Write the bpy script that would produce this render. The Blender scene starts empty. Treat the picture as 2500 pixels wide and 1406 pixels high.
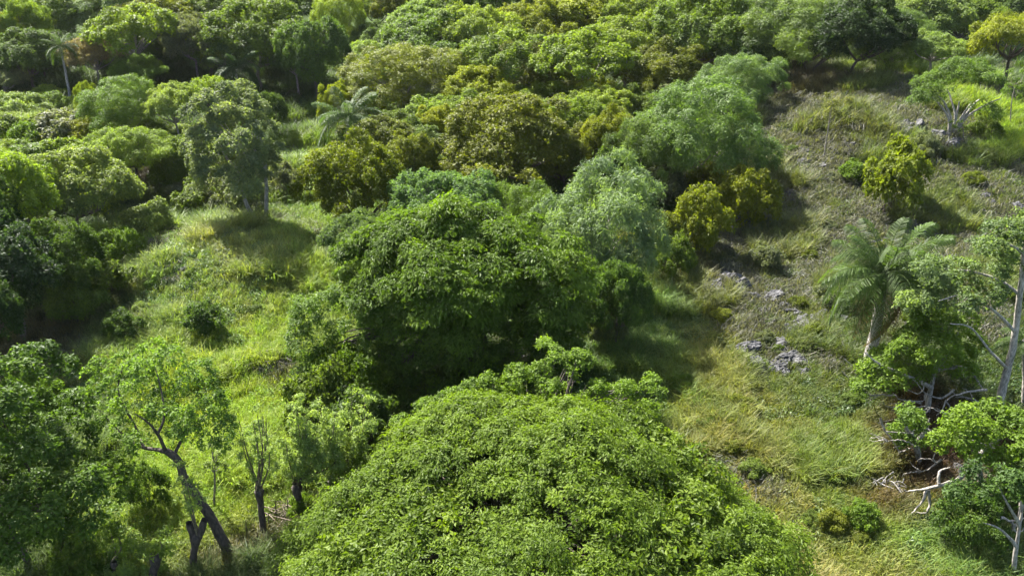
import bpy, math, random
import numpy as np
from mathutils import Vector, Matrix

# ------------------------------------------------------------------ camera, sky, sun, exposure
S = bpy.context.scene
COL = S.collection
CAM = np.array([0.0, 0.0, 30.0]); PITCH = math.radians(28); FPX = 1962.0   # focal length in pixels of the 2500 px photograph
cd = bpy.data.cameras.new('camera'); cam = bpy.data.objects.new('camera', cd); COL.objects.link(cam)
cam.location = CAM; cam.rotation_euler = (math.pi/2 - PITCH, 0, 0)
cd.sensor_width = 36; cd.lens = 36*FPX/2500; cd.clip_end = 3000; cd.clip_start = 0.5
S.camera = cam
SUN_EL, SUN_AZ = math.radians(47), math.radians(-38)      # azimuth from +Y (away from camera) towards +X
w = bpy.data.worlds.new('World'); S.world = w; w.use_nodes = True
nt = w.node_tree; bg = nt.nodes['Background']
sky = nt.nodes.new('ShaderNodeTexSky'); sky.sky_type = 'NISHITA'; sky.sun_disc = False
sky.dust_density = 3.0; sky.sun_elevation = SUN_EL; sky.sun_rotation = SUN_AZ
nt.links.new(sky.outputs[0], bg.inputs[0]); bg.inputs[1].default_value = 0.085
sd = bpy.data.lights.new('sun', 'SUN'); sd.energy = 5.0; sd.angle = math.radians(0.53); sd.color = (1, .965, .90)
so = bpy.data.objects.new('sun', sd); COL.objects.link(so)
sv = Vector((math.sin(SUN_AZ)*math.cos(SUN_EL), math.cos(SUN_AZ)*math.cos(SUN_EL), math.sin(SUN_EL)))
so.rotation_euler = sv.to_track_quat('Z', 'Y').to_euler(); so.location = (-40, 40, 60)
S.view_settings.view_transform = 'Standard'; S.view_settings.look = 'None'
S.view_settings.exposure = 2.4; S.view_settings.gamma = 1
S.render.engine = 'CYCLES'
S.cycles.use_denoising = True
S.cycles.max_bounces = 6; S.cycles.diffuse_bounces = 3; S.cycles.glossy_bounces = 1
S.cycles.transmission_bounces = 4; S.cycles.transparent_max_bounces = 4
S.cycles.sample_clamp_indirect = 4; S.cycles.volume_bounces = 0

# ------------------------------------------------------------------ terrain and pixel helpers
rng = np.random.default_rng(7)
def sstep(a, b, x):
    t = np.clip((x-a)/(b-a), 0, 1); return t*t*(3-2*t)
_h = np.random.default_rng(3)
_W = [(_h.uniform(.04, .5), _h.uniform(0, 6.28), _h.uniform(0, 6.28)) for _ in range(14)]
def ground_z(x, y):
    x = np.asarray(x, float); y = np.asarray(y, float)
    z = 2.4*np.exp(-((x+23)/8.5)**2 - ((y-60)/8.0)**2)
    z = z + 4.6*np.exp(-((x-48)/24)**2 - ((y-90)/19)**2)
    z = z + 2.6*sstep(15, 42, x)*sstep(30, 48, y)*(1-sstep(105, 140, y))
    z = z + 1.6*sstep(-26, -40, x)*sstep(40, 60, y)*(1-sstep(90, 120, y))
    z = z + 17.0*sstep(98, 215, y)
    for k, a, p in _W:
        z = z + .045/(k+.25)*np.sin((x*math.cos(a)+y*math.sin(a))*k + p)
    return z
FWD = np.array([0, math.cos(PITCH), -math.sin(PITCH)]); UP = np.array([0, math.sin(PITCH), math.cos(PITCH)]); RT = np.array([1., 0, 0])
def ray(u, v): return FWD + (u-1250)/FPX*RT - (v-703)/FPX*UP
def gp(u, v):
    """point of the ground under a photograph pixel"""
    d = ray(u, v); t = 5.0; p = CAM
    lo = 5.0
    step = 0.5
    while t < 700:
        p = CAM + d*t
        if p[2] < ground_z(p[0], p[1]): break
        lo = t; t += step; step *= 1.01
    hi = t
    for _ in range(24):
        m = (lo+hi)/2; p = CAM + d*m
        if p[2] < ground_z(p[0], p[1]): hi = m
        else: lo = m
    return CAM + d*hi
def at(u, v, Y):
    d = ray(u, v); return CAM + d*((Y-CAM[1])/d[1])
def depth(p): return float(np.dot(np.asarray(p)-CAM, FWD))
def pix(p):
    q = np.asarray(p)-CAM; dz = q@FWD
    return 1250+FPX*(q@RT)/dz, 703-FPX*(q@UP)/dz

def inside(u, v, poly):
    c = False; n = len(poly)
    for k in range(n):
        (x1, y1), (x2, y2) = poly[k], poly[(k+1) % n]
        if (y1 > v) != (y2 > v) and u < (x2-x1)*(v-y1)/(y2-y1)+x1: c = not c
    return c

# ------------------------------------------------------------------ mesh helpers
def mesh_np(name, V, F, mat, tint=None, smooth=False):
    """V (n,3), F (m,4) or (m,3) arrays"""
    V = np.asarray(V, np.float32); F = np.asarray(F, np.int32); m, k = F.shape
    me = bpy.data.meshes.new(name)
    me.vertices.add(len(V)); me.vertices.foreach_set('co', V.ravel())
    me.loops.add(m*k); me.loops.foreach_set('vertex_index', F.ravel())
    me.polygons.add(m); me.polygons.foreach_set('loop_start', np.arange(m, dtype=np.int32)*k)
    try: me.polygons.foreach_set('loop_total', np.full(m, k, np.int32))
    except Exception: pass
    if tint is not None:
        a = me.attributes.new('tint', 'FLOAT', 'FACE'); a.data.foreach_set('value', np.asarray(tint, np.float32))
    me.polygons.foreach_set('use_smooth', np.full(m, smooth))
    me.update(calc_edges=True); me.validate()
    me.materials.append(mat)
    return me
def tube(pts, radii, sides=7):
    P = np.asarray(pts, float); n = len(P); R = np.asarray(radii, float)
    T = np.gradient(P, axis=0); T /= np.linalg.norm(T, axis=1)[:, None]+1e-9
    V = []
    a = np.linspace(0, 2*np.pi, sides, endpoint=False)
    ref = np.array([1., 0.1, 0.05])
    for i in range(n):
        r = ref if abs(T[i] @ ref) < .93 else np.array([0, 1., .1])
        s = np.cross(T[i], r); s /= np.linalg.norm(s); b = np.cross(T[i], s)
        wob = 1+.13*np.sin(a*3+i*1.3)
        V.append(P[i] + R[i]*(np.cos(a)*wob)[:, None]*s + R[i]*(np.sin(a)*wob)[:, None]*b)
    V = np.concatenate(V)
    i, j = np.meshgrid(np.arange(n-1), np.arange(sides), indexing='ij')
    F = np.stack([i*sides+j, i*sides+(j+1) % sides, (i+1)*sides+(j+1) % sides, (i+1)*sides+j], -1).reshape(-1, 4)
    return V, F
class MB:
    def __init__(s): s.V = []; s.F = []; s.n = 0
    def add(s, V, F): s.V.append(V); s.F.append(F+s.n); s.n += len(V); return s
    def tube(s, p, r, k=7): return s.add(*tube(p, r, k))
    def mesh(s, name, mat, smooth=True): return mesh_np(name, np.concatenate(s.V), np.concatenate(s.F), mat, smooth=smooth)
def curve_pts(ctrl, n=8):
    """Catmull-Rom through control points"""
    c = [np.asarray(p, float) for p in ctrl]; c = [2*c[0]-c[1]]+c+[2*c[-1]-c[-2]]; out = []
    for i in range(1, len(c)-2):
        for t in np.linspace(0, 1, n, endpoint=False):
            out.append(.5*((2*c[i])+(-c[i-1]+c[i+1])*t+(2*c[i-1]-5*c[i]+4*c[i+1]-c[i+2])*t*t+(-c[i-1]+3*c[i]-3*c[i+1]+c[i+2])*t**3))
    out.append(c[-2]); return np.array(out)
def obj(name, me, parent=None, color=None, loc=None):
    o = bpy.data.objects.new(name, me); COL.objects.link(o)
    if parent is not None: o.parent = parent
    if color is not None: o.color = (*color, 1)
    if loc is not None: o.location = loc
    return o
def tag(o, label=None, cat=None, group=None, kind=None):
    if label: o['label'] = label
    if cat: o['category'] = cat
    if group: o['group'] = group
    if kind: o['kind'] = kind
    return o

# ------------------------------------------------------------------ materials
def newmat(name):
    m = bpy.data.materials.new(name); m.use_nodes = True; t = m.node_tree; t.nodes.clear()
    return m, t, t.nodes.new('ShaderNodeOutputMaterial')
def N(t, typ, **k):
    n = t.nodes.new(typ)
    for a, b in k.items():
        if a.startswith('i_'):
            key = a[2:]; n.inputs[int(key) if key.isdigit() else key.replace('_', ' ')].default_value = b
        else: setattr(n, a, b)
    return n
def leaf_material(name, colour_from='object', rough=.55, trans=.5, spec=.22):
    m, t, out = newmat(name); L = t.links.new
    if colour_from == 'object':
        oi = N(t, 'ShaderNodeObjectInfo'); base = oi.outputs['Color']
    else:
        oi = N(t, 'ShaderNodeAttribute', attribute_type='INSTANCER', attribute_name='col'); base = oi.outputs['Color']
    ti = N(t, 'ShaderNodeAttribute', attribute_type='GEOMETRY', attribute_name='tint')
    # each leaf its own age: dull, full green, yellowish
    ramp = N(t, 'ShaderNodeValToRGB'); e = ramp.color_ramp.elements
    e[0].position = 0; e[0].color = (.55, .60, .62, 1); e[1].position = 1; e[1].color = (1.5, 1.42, .9, 1)
    mid = e.new(.5); mid.color = (1, 1, 1, 1)
    L(ti.outputs['Fac'], ramp.inputs[0])
    mul = N(t, 'ShaderNodeMix', data_type='RGBA', blend_type='MULTIPLY'); mul.inputs[0].default_value = 1
    L(base, mul.inputs[6]); L(ramp.outputs[0], mul.inputs[7])
    pb = N(t, 'ShaderNodeBsdfPrincipled', i_Roughness=rough)
    pb.inputs['Specular IOR Level'].default_value = spec
    L(mul.outputs[2], pb.inputs['Base Color'])
    tr = N(t, 'ShaderNodeBsdfTranslucent')
    m2 = N(t, 'ShaderNodeMix', data_type='RGBA', blend_type='MULTIPLY'); m2.inputs[0].default_value = 1
    m2.inputs[7].default_value = (1.2, 1.28, .5, 1); L(mul.outputs[2], m2.inputs[6]); L(m2.outputs[2], tr.inputs[0])
    mx = N(t, 'ShaderNodeMixShader'); mx.inputs[0].default_value = trans
    L(pb.outputs[0], mx.inputs[1]); L(tr.outputs[0], mx.inputs[2]); L(mx.outputs[0], out.inputs[0])
    return m
LEAF = leaf_material('leaf')
GLOSSY = leaf_material('glossy_leaf', rough=.5, trans=.48, spec=.16)
GRASSM = leaf_material('grass_blade', 'instancer', rough=.55, trans=.45, spec=.25)
WEEDM = leaf_material('weed_leaf', 'instancer', rough=.5, trans=.4, spec=.35)
def bark_material():
    m, t, out = newmat('bark'); L = t.links.new
    oi = N(t, 'ShaderNodeObjectInfo'); tc = N(t, 'ShaderNodeTexCoord')
    mp = N(t, 'ShaderNodeMapping'); mp.inputs['Scale'].default_value = (5, 5, 1.6); L(tc.outputs['Object'], mp.inputs[0])
    no = N(t, 'ShaderNodeTexNoise', i_Scale=2.2, i_Detail=6); L(mp.outputs[0], no.inputs['Vector'])
    r = N(t, 'ShaderNodeValToRGB'); r.color_ramp.elements[0].position = .32; r.color_ramp.elements[0].color = (.35, .36, .34, 1)
    r.color_ramp.elements[1].position = .68; r.color_ramp.elements[1].color = (1.35, 1.3, 1.25, 1); L(no.outputs[0], r.inputs[0])
    mul = N(t, 'ShaderNodeMix', data_type='RGBA', blend_type='MULTIPLY'); mul.inputs[0].default_value = 1
    L(oi.outputs['Color'], mul.inputs[6]); L(r.outputs[0], mul.inputs[7])
    bp = N(t, 'ShaderNodeBump', i_Strength=.7, i_Distance=.04); L(no.outputs[0], bp.inputs['Height'])
    pb = N(t, 'ShaderNodeBsdfPrincipled', i_Roughness=.9); L(mul.outputs[2], pb.inputs['Base Color']); L(bp.outputs[0], pb.inputs['Normal'])
    L(pb.outputs[0], out.inputs[0]); return m
BARK = bark_material()
def rock_material():
    m, t, out = newmat('limestone'); L = t.links.new
    tc = N(t, 'ShaderNodeTexCoord')
    n1 = N(t, 'ShaderNodeTexNoise', i_Scale=1.6, i_Detail=8, i_Roughness=.65); L(tc.outputs['Object'], n1.inputs['Vector'])
    n2 = N(t, 'ShaderNodeTexVoronoi', i_Scale=4.5); L(tc.outputs['Object'], n2.inputs['Vector'])
    r = N(t, 'ShaderNodeValToRGB'); e = r.color_ramp.elements
    e[0].position = .34; e[0].color = (.022, .022, .023, 1); e[1].position = .78; e[1].color = (.12, .118, .122, 1); L(n1.outputs[0], r.inputs[0])
    bp = N(t, 'ShaderNodeBump', i_Strength=1, i_Distance=.12); L(n2.outputs['Distance'], bp.inputs['Height'])
    pb = N(t, 'ShaderNodeBsdfPrincipled', i_Roughness=.95); L(r.outputs[0], pb.inputs['Base Color']); L(bp.outputs[0], pb.inputs['Normal'])
    L(pb.outputs[0], out.inputs[0]); return m
ROCK = rock_material()
def ground_material():
    m, t, out = newmat('meadow_soil'); L = t.links.new
    at_ = N(t, 'ShaderNodeAttribute', attribute_type='GEOMETRY', attribute_name='col'); tc = N(t, 'ShaderNodeTexCoord')
    n1 = N(t, 'ShaderNodeTexNoise', i_Scale=1.1, i_Detail=9, i_Roughness=.7); L(tc.outputs['Object'], n1.inputs['Vector'])
    r = N(t, 'ShaderNodeValToRGB'); e = r.color_ramp.elements
    e[0].position = .3; e[0].color = (.45, .42, .42, 1); e[1].position = .72; e[1].color = (1.35, 1.3, 1.1, 1); L(n1.outputs[0], r.inputs[0])
    mul = N(t, 'ShaderNodeMix', data_type='RGBA', blend_type='MULTIPLY'); mul.inputs[0].default_value = 1
    L(at_.outputs['Color'], mul.inputs[6]); L(r.outputs[0], mul.inputs[7])
    bp = N(t, 'ShaderNodeBump', i_Strength=1, i_Distance=.25); L(n1.outputs[0], bp.inputs['Height'])
    pb = N(t, 'ShaderNodeBsdfPrincipled', i_Roughness=1); pb.inputs['Specular IOR Level'].default_value = .1
    L(mul.outputs[2], pb.inputs['Base Color']); L(bp.outputs[0], pb.inputs['Normal']); L(pb.outputs[0], out.inputs[0]); return m
SOIL = ground_material()

# ------------------------------------------------------------------ what grows where: colours of the sward
#   (u, v, half width, half height in photograph pixels, colour, weight)  -> world patches
LUSH = (.185, .265, .028); FRESH = (.14, .21, .03); OLIVE = (.096, .124, .032); STRAW = (.185, .172, .052)
DRY = (.105, .118, .048); EARTH = (.075, .058, .040); LITTER = (.085, .042, .028); COOL = (.135, .21, .05); HAY = (.175, .222, .06)
PATCH = [
 (620, 880, 200, 130, LUSH, 1.6), (560, 960, 160, 60, (.20, .27, .015), 1.8), (560, 1120, 230, 140, LUSH, 1.7), (720, 1060, 120, 90, LUSH, 1.2),
 (760, 690, 120, 60, LUSH, 1.2), (330, 780, 120, 160, COOL, 1), (400, 560, 100, 60, COOL, 1), (780, 560, 70, 90, FRESH, 1), (760, 400, 60, 90, FRESH, 1.4),
 (560, 620, 170, 85, HAY, 1.8), (590, 600, 80, 40, (.20, .19, .09), 1.0), (420, 600, 60, 50, COOL, .8), (590, 790, 130, 60, LUSH, .5),
 (40, 320, 110, 40, LUSH, 1.4), (420, 440, 120, 40, EARTH, 1.4), (120, 850, 140, 90, EARTH, 1.6), (620, 1330, 160, 70, EARTH, 1.2),
 (1780, 880, 60, 110, (.175, .185, .04), 2.2), (1790, 980, 50, 70, (.165, .17, .04), 1.4), (1720, 720, 120, 60, (.10, .12, .03), 1), (1650, 1000, 120, 90, FRESH, 1.1), (1560, 800, 80, 120, COOL, .8),
 (1900, 1050, 170, 100, (.09, .13, .03), 1.1), (1960, 930, 150, 70, OLIVE, 1), (1760, 1130, 120, 90, STRAW, 1.4), (1660, 1040, 60, 70, STRAW, 1),
 (1840, 1190, 100, 70, STRAW, 1.2), (2010, 1310, 140, 90, STRAW, 1.5), (1990, 1390, 190, 50, STRAW, 1.0), (2150, 1290, 160, 70, FRESH, 1.4),
 (2060, 1120, 130, 80, FRESH, .8), (2350, 1370, 180, 60, COOL, 1), (2230, 1140, 110, 80, LITTER, 2.2), (2320, 1080, 120, 60, LITTER, 1.4), (2430, 1250, 100, 90, EARTH, 1.3),
 (2000, 620, 200, 150, DRY, .9), (1950, 780, 150, 60, OLIVE, 1.1), (2150, 650, 200, 120, OLIVE, .8), (2350, 480, 180, 130, OLIVE, 1.0), (1950, 400, 130, 90, DRY, 1.0),
 (2080, 290, 150, 60, DRY, .9), (2150, 240, 100, 30, OLIVE, 1.0), (1960, 215, 90, 40, EARTH, 1.2), (2440, 310, 90, 60, LUSH, 1.7), (2440, 255, 80, 40, LUSH, 1.2),
 (1990, 500, 100, 70, OLIVE, .9), (2460, 650, 80, 60, OLIVE, 1), (1780, 660, 70, 60, EARTH, .6), (1960, 150, 130, 20, LUSH, .6), (920, 100, 40, 20, DRY, .25), (2200, 195, 80, 20, FRESH, 1)]
_pw = []
for u, v, hu, hv, c, wt in PATCH:
    c0 = gp(u, v); a = gp(u, v-hv*.8); b = gp(u, min(v+hv*.8, 1480)); 
    _pw.append((c0[0], c0[1], hu*depth(c0)/FPX, max(1.2, (a[1]-b[1])/1.6), c, wt))
def sward(x, y):
    x = np.asarray(x, float); y = np.asarray(y, float)
    xx = x+1.3*np.sin(y*.43+1)+.8*np.sin(x*.9+y*.7); yy = y+1.5*np.sin(x*.37+2)+.8*np.sin(y*.8-x*.6)
    tot = np.full(x.shape, .25); c = np.zeros(x.shape+(3,)); c += .25*np.array([.05, .085, .02])
    for px, py, rx, ry, cc, wt in _pw:
        g = wt*np.exp(-((xx-px)/rx)**2-((yy-py)/ry)**2); tot = tot+g; c = c+g[..., None]*np.array(cc)
    return c/tot[..., None]

# ground sheet: fine near, coarse to the horizon
xs = np.unique(np.concatenate([np.linspace(-110, 110, 200), np.linspace(-700, -110, 30), np.linspace(110, 700, 30)]))
ys = np.unique(np.concatenate([np.linspace(-40, 150, 170), np.linspace(150, 260, 50), np.linspace(260, 1200, 40), np.linspace(-300, -40, 15)]))
X, Y = np.meshgrid(xs, ys); Z = ground_z(X, Y)
nx, ny = len(xs), len(ys); i, j = np.meshgrid(np.arange(ny-1), np.arange(nx-1), indexing='ij')
Fg = np.stack([i*nx+j, i*nx+j+1, (i+1)*nx+j+1, (i+1)*nx+j], -1).reshape(-1, 4)
gm = mesh_np('ground', np.stack([X, Y, Z], -1).reshape(-1, 3), Fg, SOIL, smooth=True)
ca = gm.attributes.new('col', 'FLOAT_COLOR', 'POINT'); cc = np.ones((nx*ny, 4), np.float32)
cc[:, :3] = sward(X.ravel(), Y.ravel())*.75*np.array([.88, .88, .9])
ca.data.foreach_set('color', cc.ravel())
tag(obj('ground', gm), kind='structure')

# thin air between the camera and the far wood
hm, ht_, ho = newmat('air'); pv = N(ht_, 'ShaderNodeVolumePrincipled'); pv.inputs['Density'].default_value = .000035; pv.inputs['Color'].default_value = (.93, .96, 1, 1); pv.inputs['Anisotropy'].default_value = .25
ht_.links.new(pv.outputs[0], ho.inputs['Volume'])
hx = np.array([(x_, y_, z_) for z_ in (-4, 60) for y_ in (-310, 1210) for x_ in (-710, 710)], float)
tag(obj('haze', mesh_np('haze', hx, [[0, 2, 3, 1], [4, 5, 7, 6], [0, 1, 5, 4], [2, 6, 7, 3], [0, 4, 6, 2], [1, 3, 7, 5]], hm)), kind='stuff')

# ------------------------------------------------------------------ foliage generator
def unit(a): return a/(np.linalg.norm(a, axis=-1, keepdims=True)+1e-9)
def leaves_mesh(name, P, Nn, A, ln, wd, tint, mat, fold=.25):
    """one folded diamond leaf at each P: normal Nn, long axis A"""
    A = unit(A - (A*Nn).sum(1, keepdims=True)*Nn); B = np.cross(Nn, A)
    ln = ln[:, None]; wd = wd[:, None]
    v0 = P-A*ln*.5; v2 = P+A*ln*.5-Nn*ln*fold*.6; mid = P+Nn*ln*fold*.15
    v1 = mid+B*wd*.5-A*ln*.05; v3 = mid-B*wd*.5-A*ln*.05
    V = np.stack([v0, v1, v2, v3], 1).reshape(-1, 3); n = len(P)
    F = np.arange(n*4).reshape(-1, 4)
    return mesh_np(name, V, F, mat, tint=tint)
STY = {
 #          leaf len, width, leaves per spray, spray radius, up bias of leaf normal, droop, random, lobe squash
 'round':   dict(ln=.27, wd=.15, nl=17, sr=.34, up=.5, droop=.15, rnd=.8, sq=.85),
 'olive':   dict(ln=.24, wd=.13, nl=20, sr=.30, up=.3, droop=-.35, rnd=.9, sq=1.05),
 'feather': dict(ln=.33, wd=.06, nl=26, sr=.38, up=.5, droop=.3, rnd=.8, sq=.8),
 'silver':  dict(ln=.28, wd=.15, nl=15, sr=.32, up=.5, droop=.1, rnd=1.0, sq=.7),
 'layer':   dict(ln=.23, wd=.085, nl=26, sr=.38, up=1.1, droop=.1, rnd=.5, sq=.36),
 'fine':    dict(ln=.22, wd=.085, nl=22, sr=.31, up=.85, droop=.15, rnd=.65, sq=.55),
 'umbrella':dict(ln=.24, wd=.12, nl=22, sr=.38, up=.9, droop=.15, rnd=.6, sq=.5),
 'shrub':   dict(ln=.20, wd=.115, nl=16, sr=.24, up=.45, droop=0, rnd=.9, sq=.9),
}
def foliage(r, lobes, style, per_area=1.0, leaf=1.0, centre=None, mat=LEAF, name='crown', low=-.35, nl=None, cull=.72, ragged=1.0):
    """lobes: (k,4) centre+radius; sprays sit on the bumpy shell of each lobe, leaves round each spray"""
    st = STY[style]; Ps = []; Ns = []; As = []; Ls = []; Ws = []; Ts = []
    lobes = np.asarray(lobes, float); cen = lobes[:, :3].mean(0) if centre is None else np.asarray(centre)
    nl = nl or st['nl']; sq = np.array([1, 1, st['sq']])
    for li, (lx, ly, lz, lr) in enumerate(lobes):
        k = max(5, int(per_area*4.6*lr*lr/(st['sr']**2*leaf**2)))
        lc = np.array([lx, ly, lz]); out = unit((lc-cen)*np.array([1, 1, .8]))
        d = unit(r.normal(size=(k*3, 3)) + out*.6 + np.array([0, 0, .35]))
        d = d[d[:, 2] > low][:k]
        bd = unit(r.normal(size=(9, 3))+out*.5+np.array([0, 0, .3]))
        wv = np.clip((np.max(d@bd.T, 1)-.72)/.26, 0, 1)          # 1 on a bump, 0 in the creases between
        keep = r.random(len(d)) < .35+.65*wv
        d = d[keep]; wv = wv[keep]
        rad = lr*(1-.30*ragged*(1-wv))*(1-.30*r.random(len(d))**2)*(1+.10*ragged*r.normal(size=len(d)))
        sp = lc + d*rad[:, None]*sq
        if cull:
            dd = np.linalg.norm((sp[:, None, :]-lobes[None, :, :3])/sq, axis=2)/lobes[None, :, 3]; dd[:, li] = 9
            ok = dd.min(1) > cull; sp = sp[ok]; d = d[ok]
        k = len(sp)
        if k == 0: continue
        lt = r.normal(0, .14)
        stint = .5+lt+r.normal(0, .10, k)
        sn = unit(d + np.array([0, 0, st['up']*.8]))
        m = k*nl
        S_ = np.repeat(sp, nl, 0); SN = np.repeat(sn, nl, 0)
        off = r.normal(size=(m, 3)); off -= (off*SN).sum(1, keepdims=True)*SN*.35
        od = unit(off)
        off *= st['sr']*leaf*.52
        off[:, 2] -= (off**2).sum(1)*.35
        P = S_+off
        nn = unit(SN*.6+od*.55+np.array([0, 0, st['up']*.8])+r.normal(size=(m, 3))*st['rnd']*.8)
        ax = unit(off*1.2+SN*.3+r.normal(size=(m, 3))*.35*st['sr'] - np.array([0, 0, st['droop']])*st['sr'])
        s = leaf*r.uniform(.65, 1.25, m)
        Ps.append(P); Ns.append(nn); As.append(ax); Ls.append(st['ln']*s); Ws.append(st['wd']*s)
        Ts.append(np.clip(np.repeat(stint, nl)+r.normal(0, .13, m), 0, 1))
    c = np.concatenate
    return leaves_mesh(name, c(Ps), c(Ns), c(As), c(Ls), c(Ws), c(Ts), mat)
def plate_foliage(r, plates, dens, ln, wd, nl, sr, mat=LEAF, name='crown', tilt=.28, thick=.10):
    """flat tiers of leaf sprays: plates (k,4) centre+radius, each tilted outwards and drooping at its rim"""
    Ps = []; Ns = []; As = []; Ls = []; Ws = []; Ts = []
    for px, py, pz, pr in np.asarray(plates):
        k = max(4, int(dens*pr*pr/(sr*sr))); rho = np.sqrt(r.random(k)); a = r.uniform(0, 6.283, k)
        lob = 1+.22*np.sin(3*a+r.uniform(0, 6))+.12*np.sin(5*a+r.uniform(0, 6))
        ex, ey = rho*np.cos(a)*lob*pr, rho*np.sin(a)*lob*pr; o_ = np.array([px, py])/(math.hypot(px, py)+.5)
        ez = -.30*pr*rho**2.2 - tilt*(ex*o_[0]+ey*o_[1]) + r.normal(0, thick*pr, k)
        sp = np.stack([px+ex, py+ey, pz+ez], 1); m = k*nl
        S_ = np.repeat(sp, nl, 0); off = r.normal(size=(m, 3))*np.array([1, 1, .5])*sr*.55; off[:, 2] -= (off[:, :2]**2).sum(1)*.5
        rim = np.repeat(np.stack([np.cos(a)*rho, np.sin(a)*rho, np.zeros(k)], 1), nl, 0)
        nn = unit(np.array([o_[0]*.3, o_[1]*.3, 1])+rim*.45+off*.8+r.normal(size=(m, 3))*.42)
        ax = unit(off+rim*sr*.8+r.normal(size=(m, 3))*.3*sr); s_ = r.uniform(.6, 1.3, m)
        Ps.append(S_+off); Ns.append(nn); As.append(ax); Ls.append(ln*s_); Ws.append(wd*s_)
        Ts.append(np.clip(.5+r.normal(0, .13)+np.repeat(r.normal(0, .10, k), nl)+r.normal(0, .13, m), 0, 1))
    c = np.concatenate
    return leaves_mesh(name, c(Ps), c(Ns), c(As), c(Ls), c(Ws), c(Ts), mat)
def dome_lobes(r, R, H, base, n, lo=-.25, jitter=.22, rl=(.24, .42), core=True, flat=1.0):
    """lobes over an irregular dome: half width R, top H, crown base height"""
    cz = base+(H-base)*.42; L = []
    amp = 1+.22*np.array([math.sin(k) for k in r.uniform(0, 6.28, 8)])
    pts = []
    tries = 0
    while len(pts) < n and tries < 6000:
        tries += 1
        d = unit(r.normal(size=3)); 
        if d[2] < lo: continue
        if any(np.dot(d, q) > math.cos(1.5/math.sqrt(n)) for q in pts): continue
        pts.append(d)
    for d in pts:
        az = int((math.atan2(d[1], d[0])+math.pi)/(2*math.pi)*8) % 8
        lr = r.uniform(*rl)*R
        k = amp[az]*(1-jitter*r.random())
        ext = np.array([R, R, (H-cz) if d[2] > 0 else (cz-base)])
        c = d*np.maximum(ext-lr*.7, ext*.3)*k*r.uniform(.9, 1.08)
        L.append([c[0], c[1], cz+c[2]*flat, lr])
    if core:
        for _ in range(max(3, n//6)):
            d = r.normal(size=3)*.25; L.append([d[0]*R, d[1]*R, cz+d[2]*(H-base)*.5, R*.4])
    return np.array(L)
def limbs_mesh(r, lobes, base, R, trunk_r, H, lean=(0, 0), n=9, stems=1, name='trunk'):
    mb = MB()
    for s in range(stems):
        a = s*2.4+r.uniform(0, 1); o = np.array([math.cos(a), math.sin(a), 0])*(trunk_r*1.6 if stems > 1 else 0)
        fork = np.array([lean[0], lean[1], base*.85+.1*H])+o*(2.5 if stems > 1 else 1)
        k = trunk_r/(stems**.5)
        p = curve_pts([o-np.array([0, 0, .4]), o+np.array([0, 0, .35]), (o+fork)*.5+r.normal(size=3)*.12*R*.3, fork], 4)
        rr = k*np.linspace(1.0, .62, len(p)); rr[0] *= 1.5; rr[1] *= 1.3
        mb.tube(p, rr, 8)
        idx = r.permutation(len(lobes))[:max(2, n//stems)]
        for q in idx:
            e = lobes[q, :3].copy(); mid = fork*.45+e*.55; mid[2] = fork[2]+(e[2]-fork[2])*r.uniform(.25, .6); mid[:2] += r.normal(size=2)*.06*R
            pp = curve_pts([fork-np.array([0, 0, .25*k]), mid, e], 4)
            mb.tube(pp, k*np.linspace(.55, .08, len(pp)), 5)
            for _ in range(2):
                e2 = e+r.normal(size=3)*lobes[q, 3]*.45
                mb.tube(curve_pts([mid, (mid+e2)/2+np.array([0, 0, .05*R]), e2], 3), k*np.linspace(.22, .04, 7), 4)
    return mb.mesh(name, BARK)

# ------------------------------------------------------------------ tree prototypes (mesh data shared by the copies)
PROTO = {}
def proto(style, i, R, H, base, n, trunk_r, per=1.0, leaf=1.0, stems=1, **kw):
    r = np.random.default_rng(hash((style, i)) % 1 + 1000*len(PROTO)+17*i)
    lobes = dome_lobes(r, R, H, base, n, **kw)
    PROTO.setdefault(style, []).append(dict(R=R, H=H,
        crown=foliage(r, lobes, style if style in STY else 'round', per, leaf),
        trunk=limbs_mesh(r, lobes, base, R, trunk_r, H, stems=stems)))
for i in range(4): proto('round', i, 4.6+.5*i, 8.6+.4*i, 2.2, 44+4*i, .24, rl=(.15, .34), jitter=.3)
for i in range(3): proto('fan', i, 4.8+.5*i, 8.8+.4*i, 3.6, 40, .24, rl=(.14, .28), jitter=.25, lo=.02, core=False, per=.95)
for i in range(3): proto('olive', i, 4.2+.5*i, 8.2+.6*i, .9, 54, .22, rl=(.13, .28), jitter=.36)
for i in range(3): proto('feather', i, 4.4+.5*i, 7.8+.5*i, 1.4, 44, .18, stems=2, rl=(.15, .33), jitter=.4)
for i in range(3): proto('silver', i, 4.6+.5*i, 9.0+.5*i, 3.0, 38, .24, per=.85, rl=(.14, .30), jitter=.42)
for i in range(3): proto('umbrella', i, 5.2+.6*i, 7.4+.5*i, 2.8, 46, .26, per=.95, lo=-.05, rl=(.15, .30), jitter=.25)
for i in range(4): proto('shrub', i, 1.7+.25*i, 2.5+.3*i, .15, 26, .06, stems=3, jitter=.42, per=1.0, rl=(.16, .36))
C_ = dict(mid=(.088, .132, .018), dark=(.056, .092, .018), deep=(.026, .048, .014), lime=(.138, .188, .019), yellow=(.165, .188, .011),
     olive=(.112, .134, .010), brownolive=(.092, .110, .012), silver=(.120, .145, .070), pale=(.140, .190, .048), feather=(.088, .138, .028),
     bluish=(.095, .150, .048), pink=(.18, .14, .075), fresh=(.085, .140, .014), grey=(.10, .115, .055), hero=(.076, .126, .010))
BARKC = dict(dark=(.07, .055, .042), grey=(.17, .155, .135), pale=(.27, .25, .22), mid=(.11, .095, .075))
KEEP = []     # (x, y, radius) of placed crowns
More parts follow.
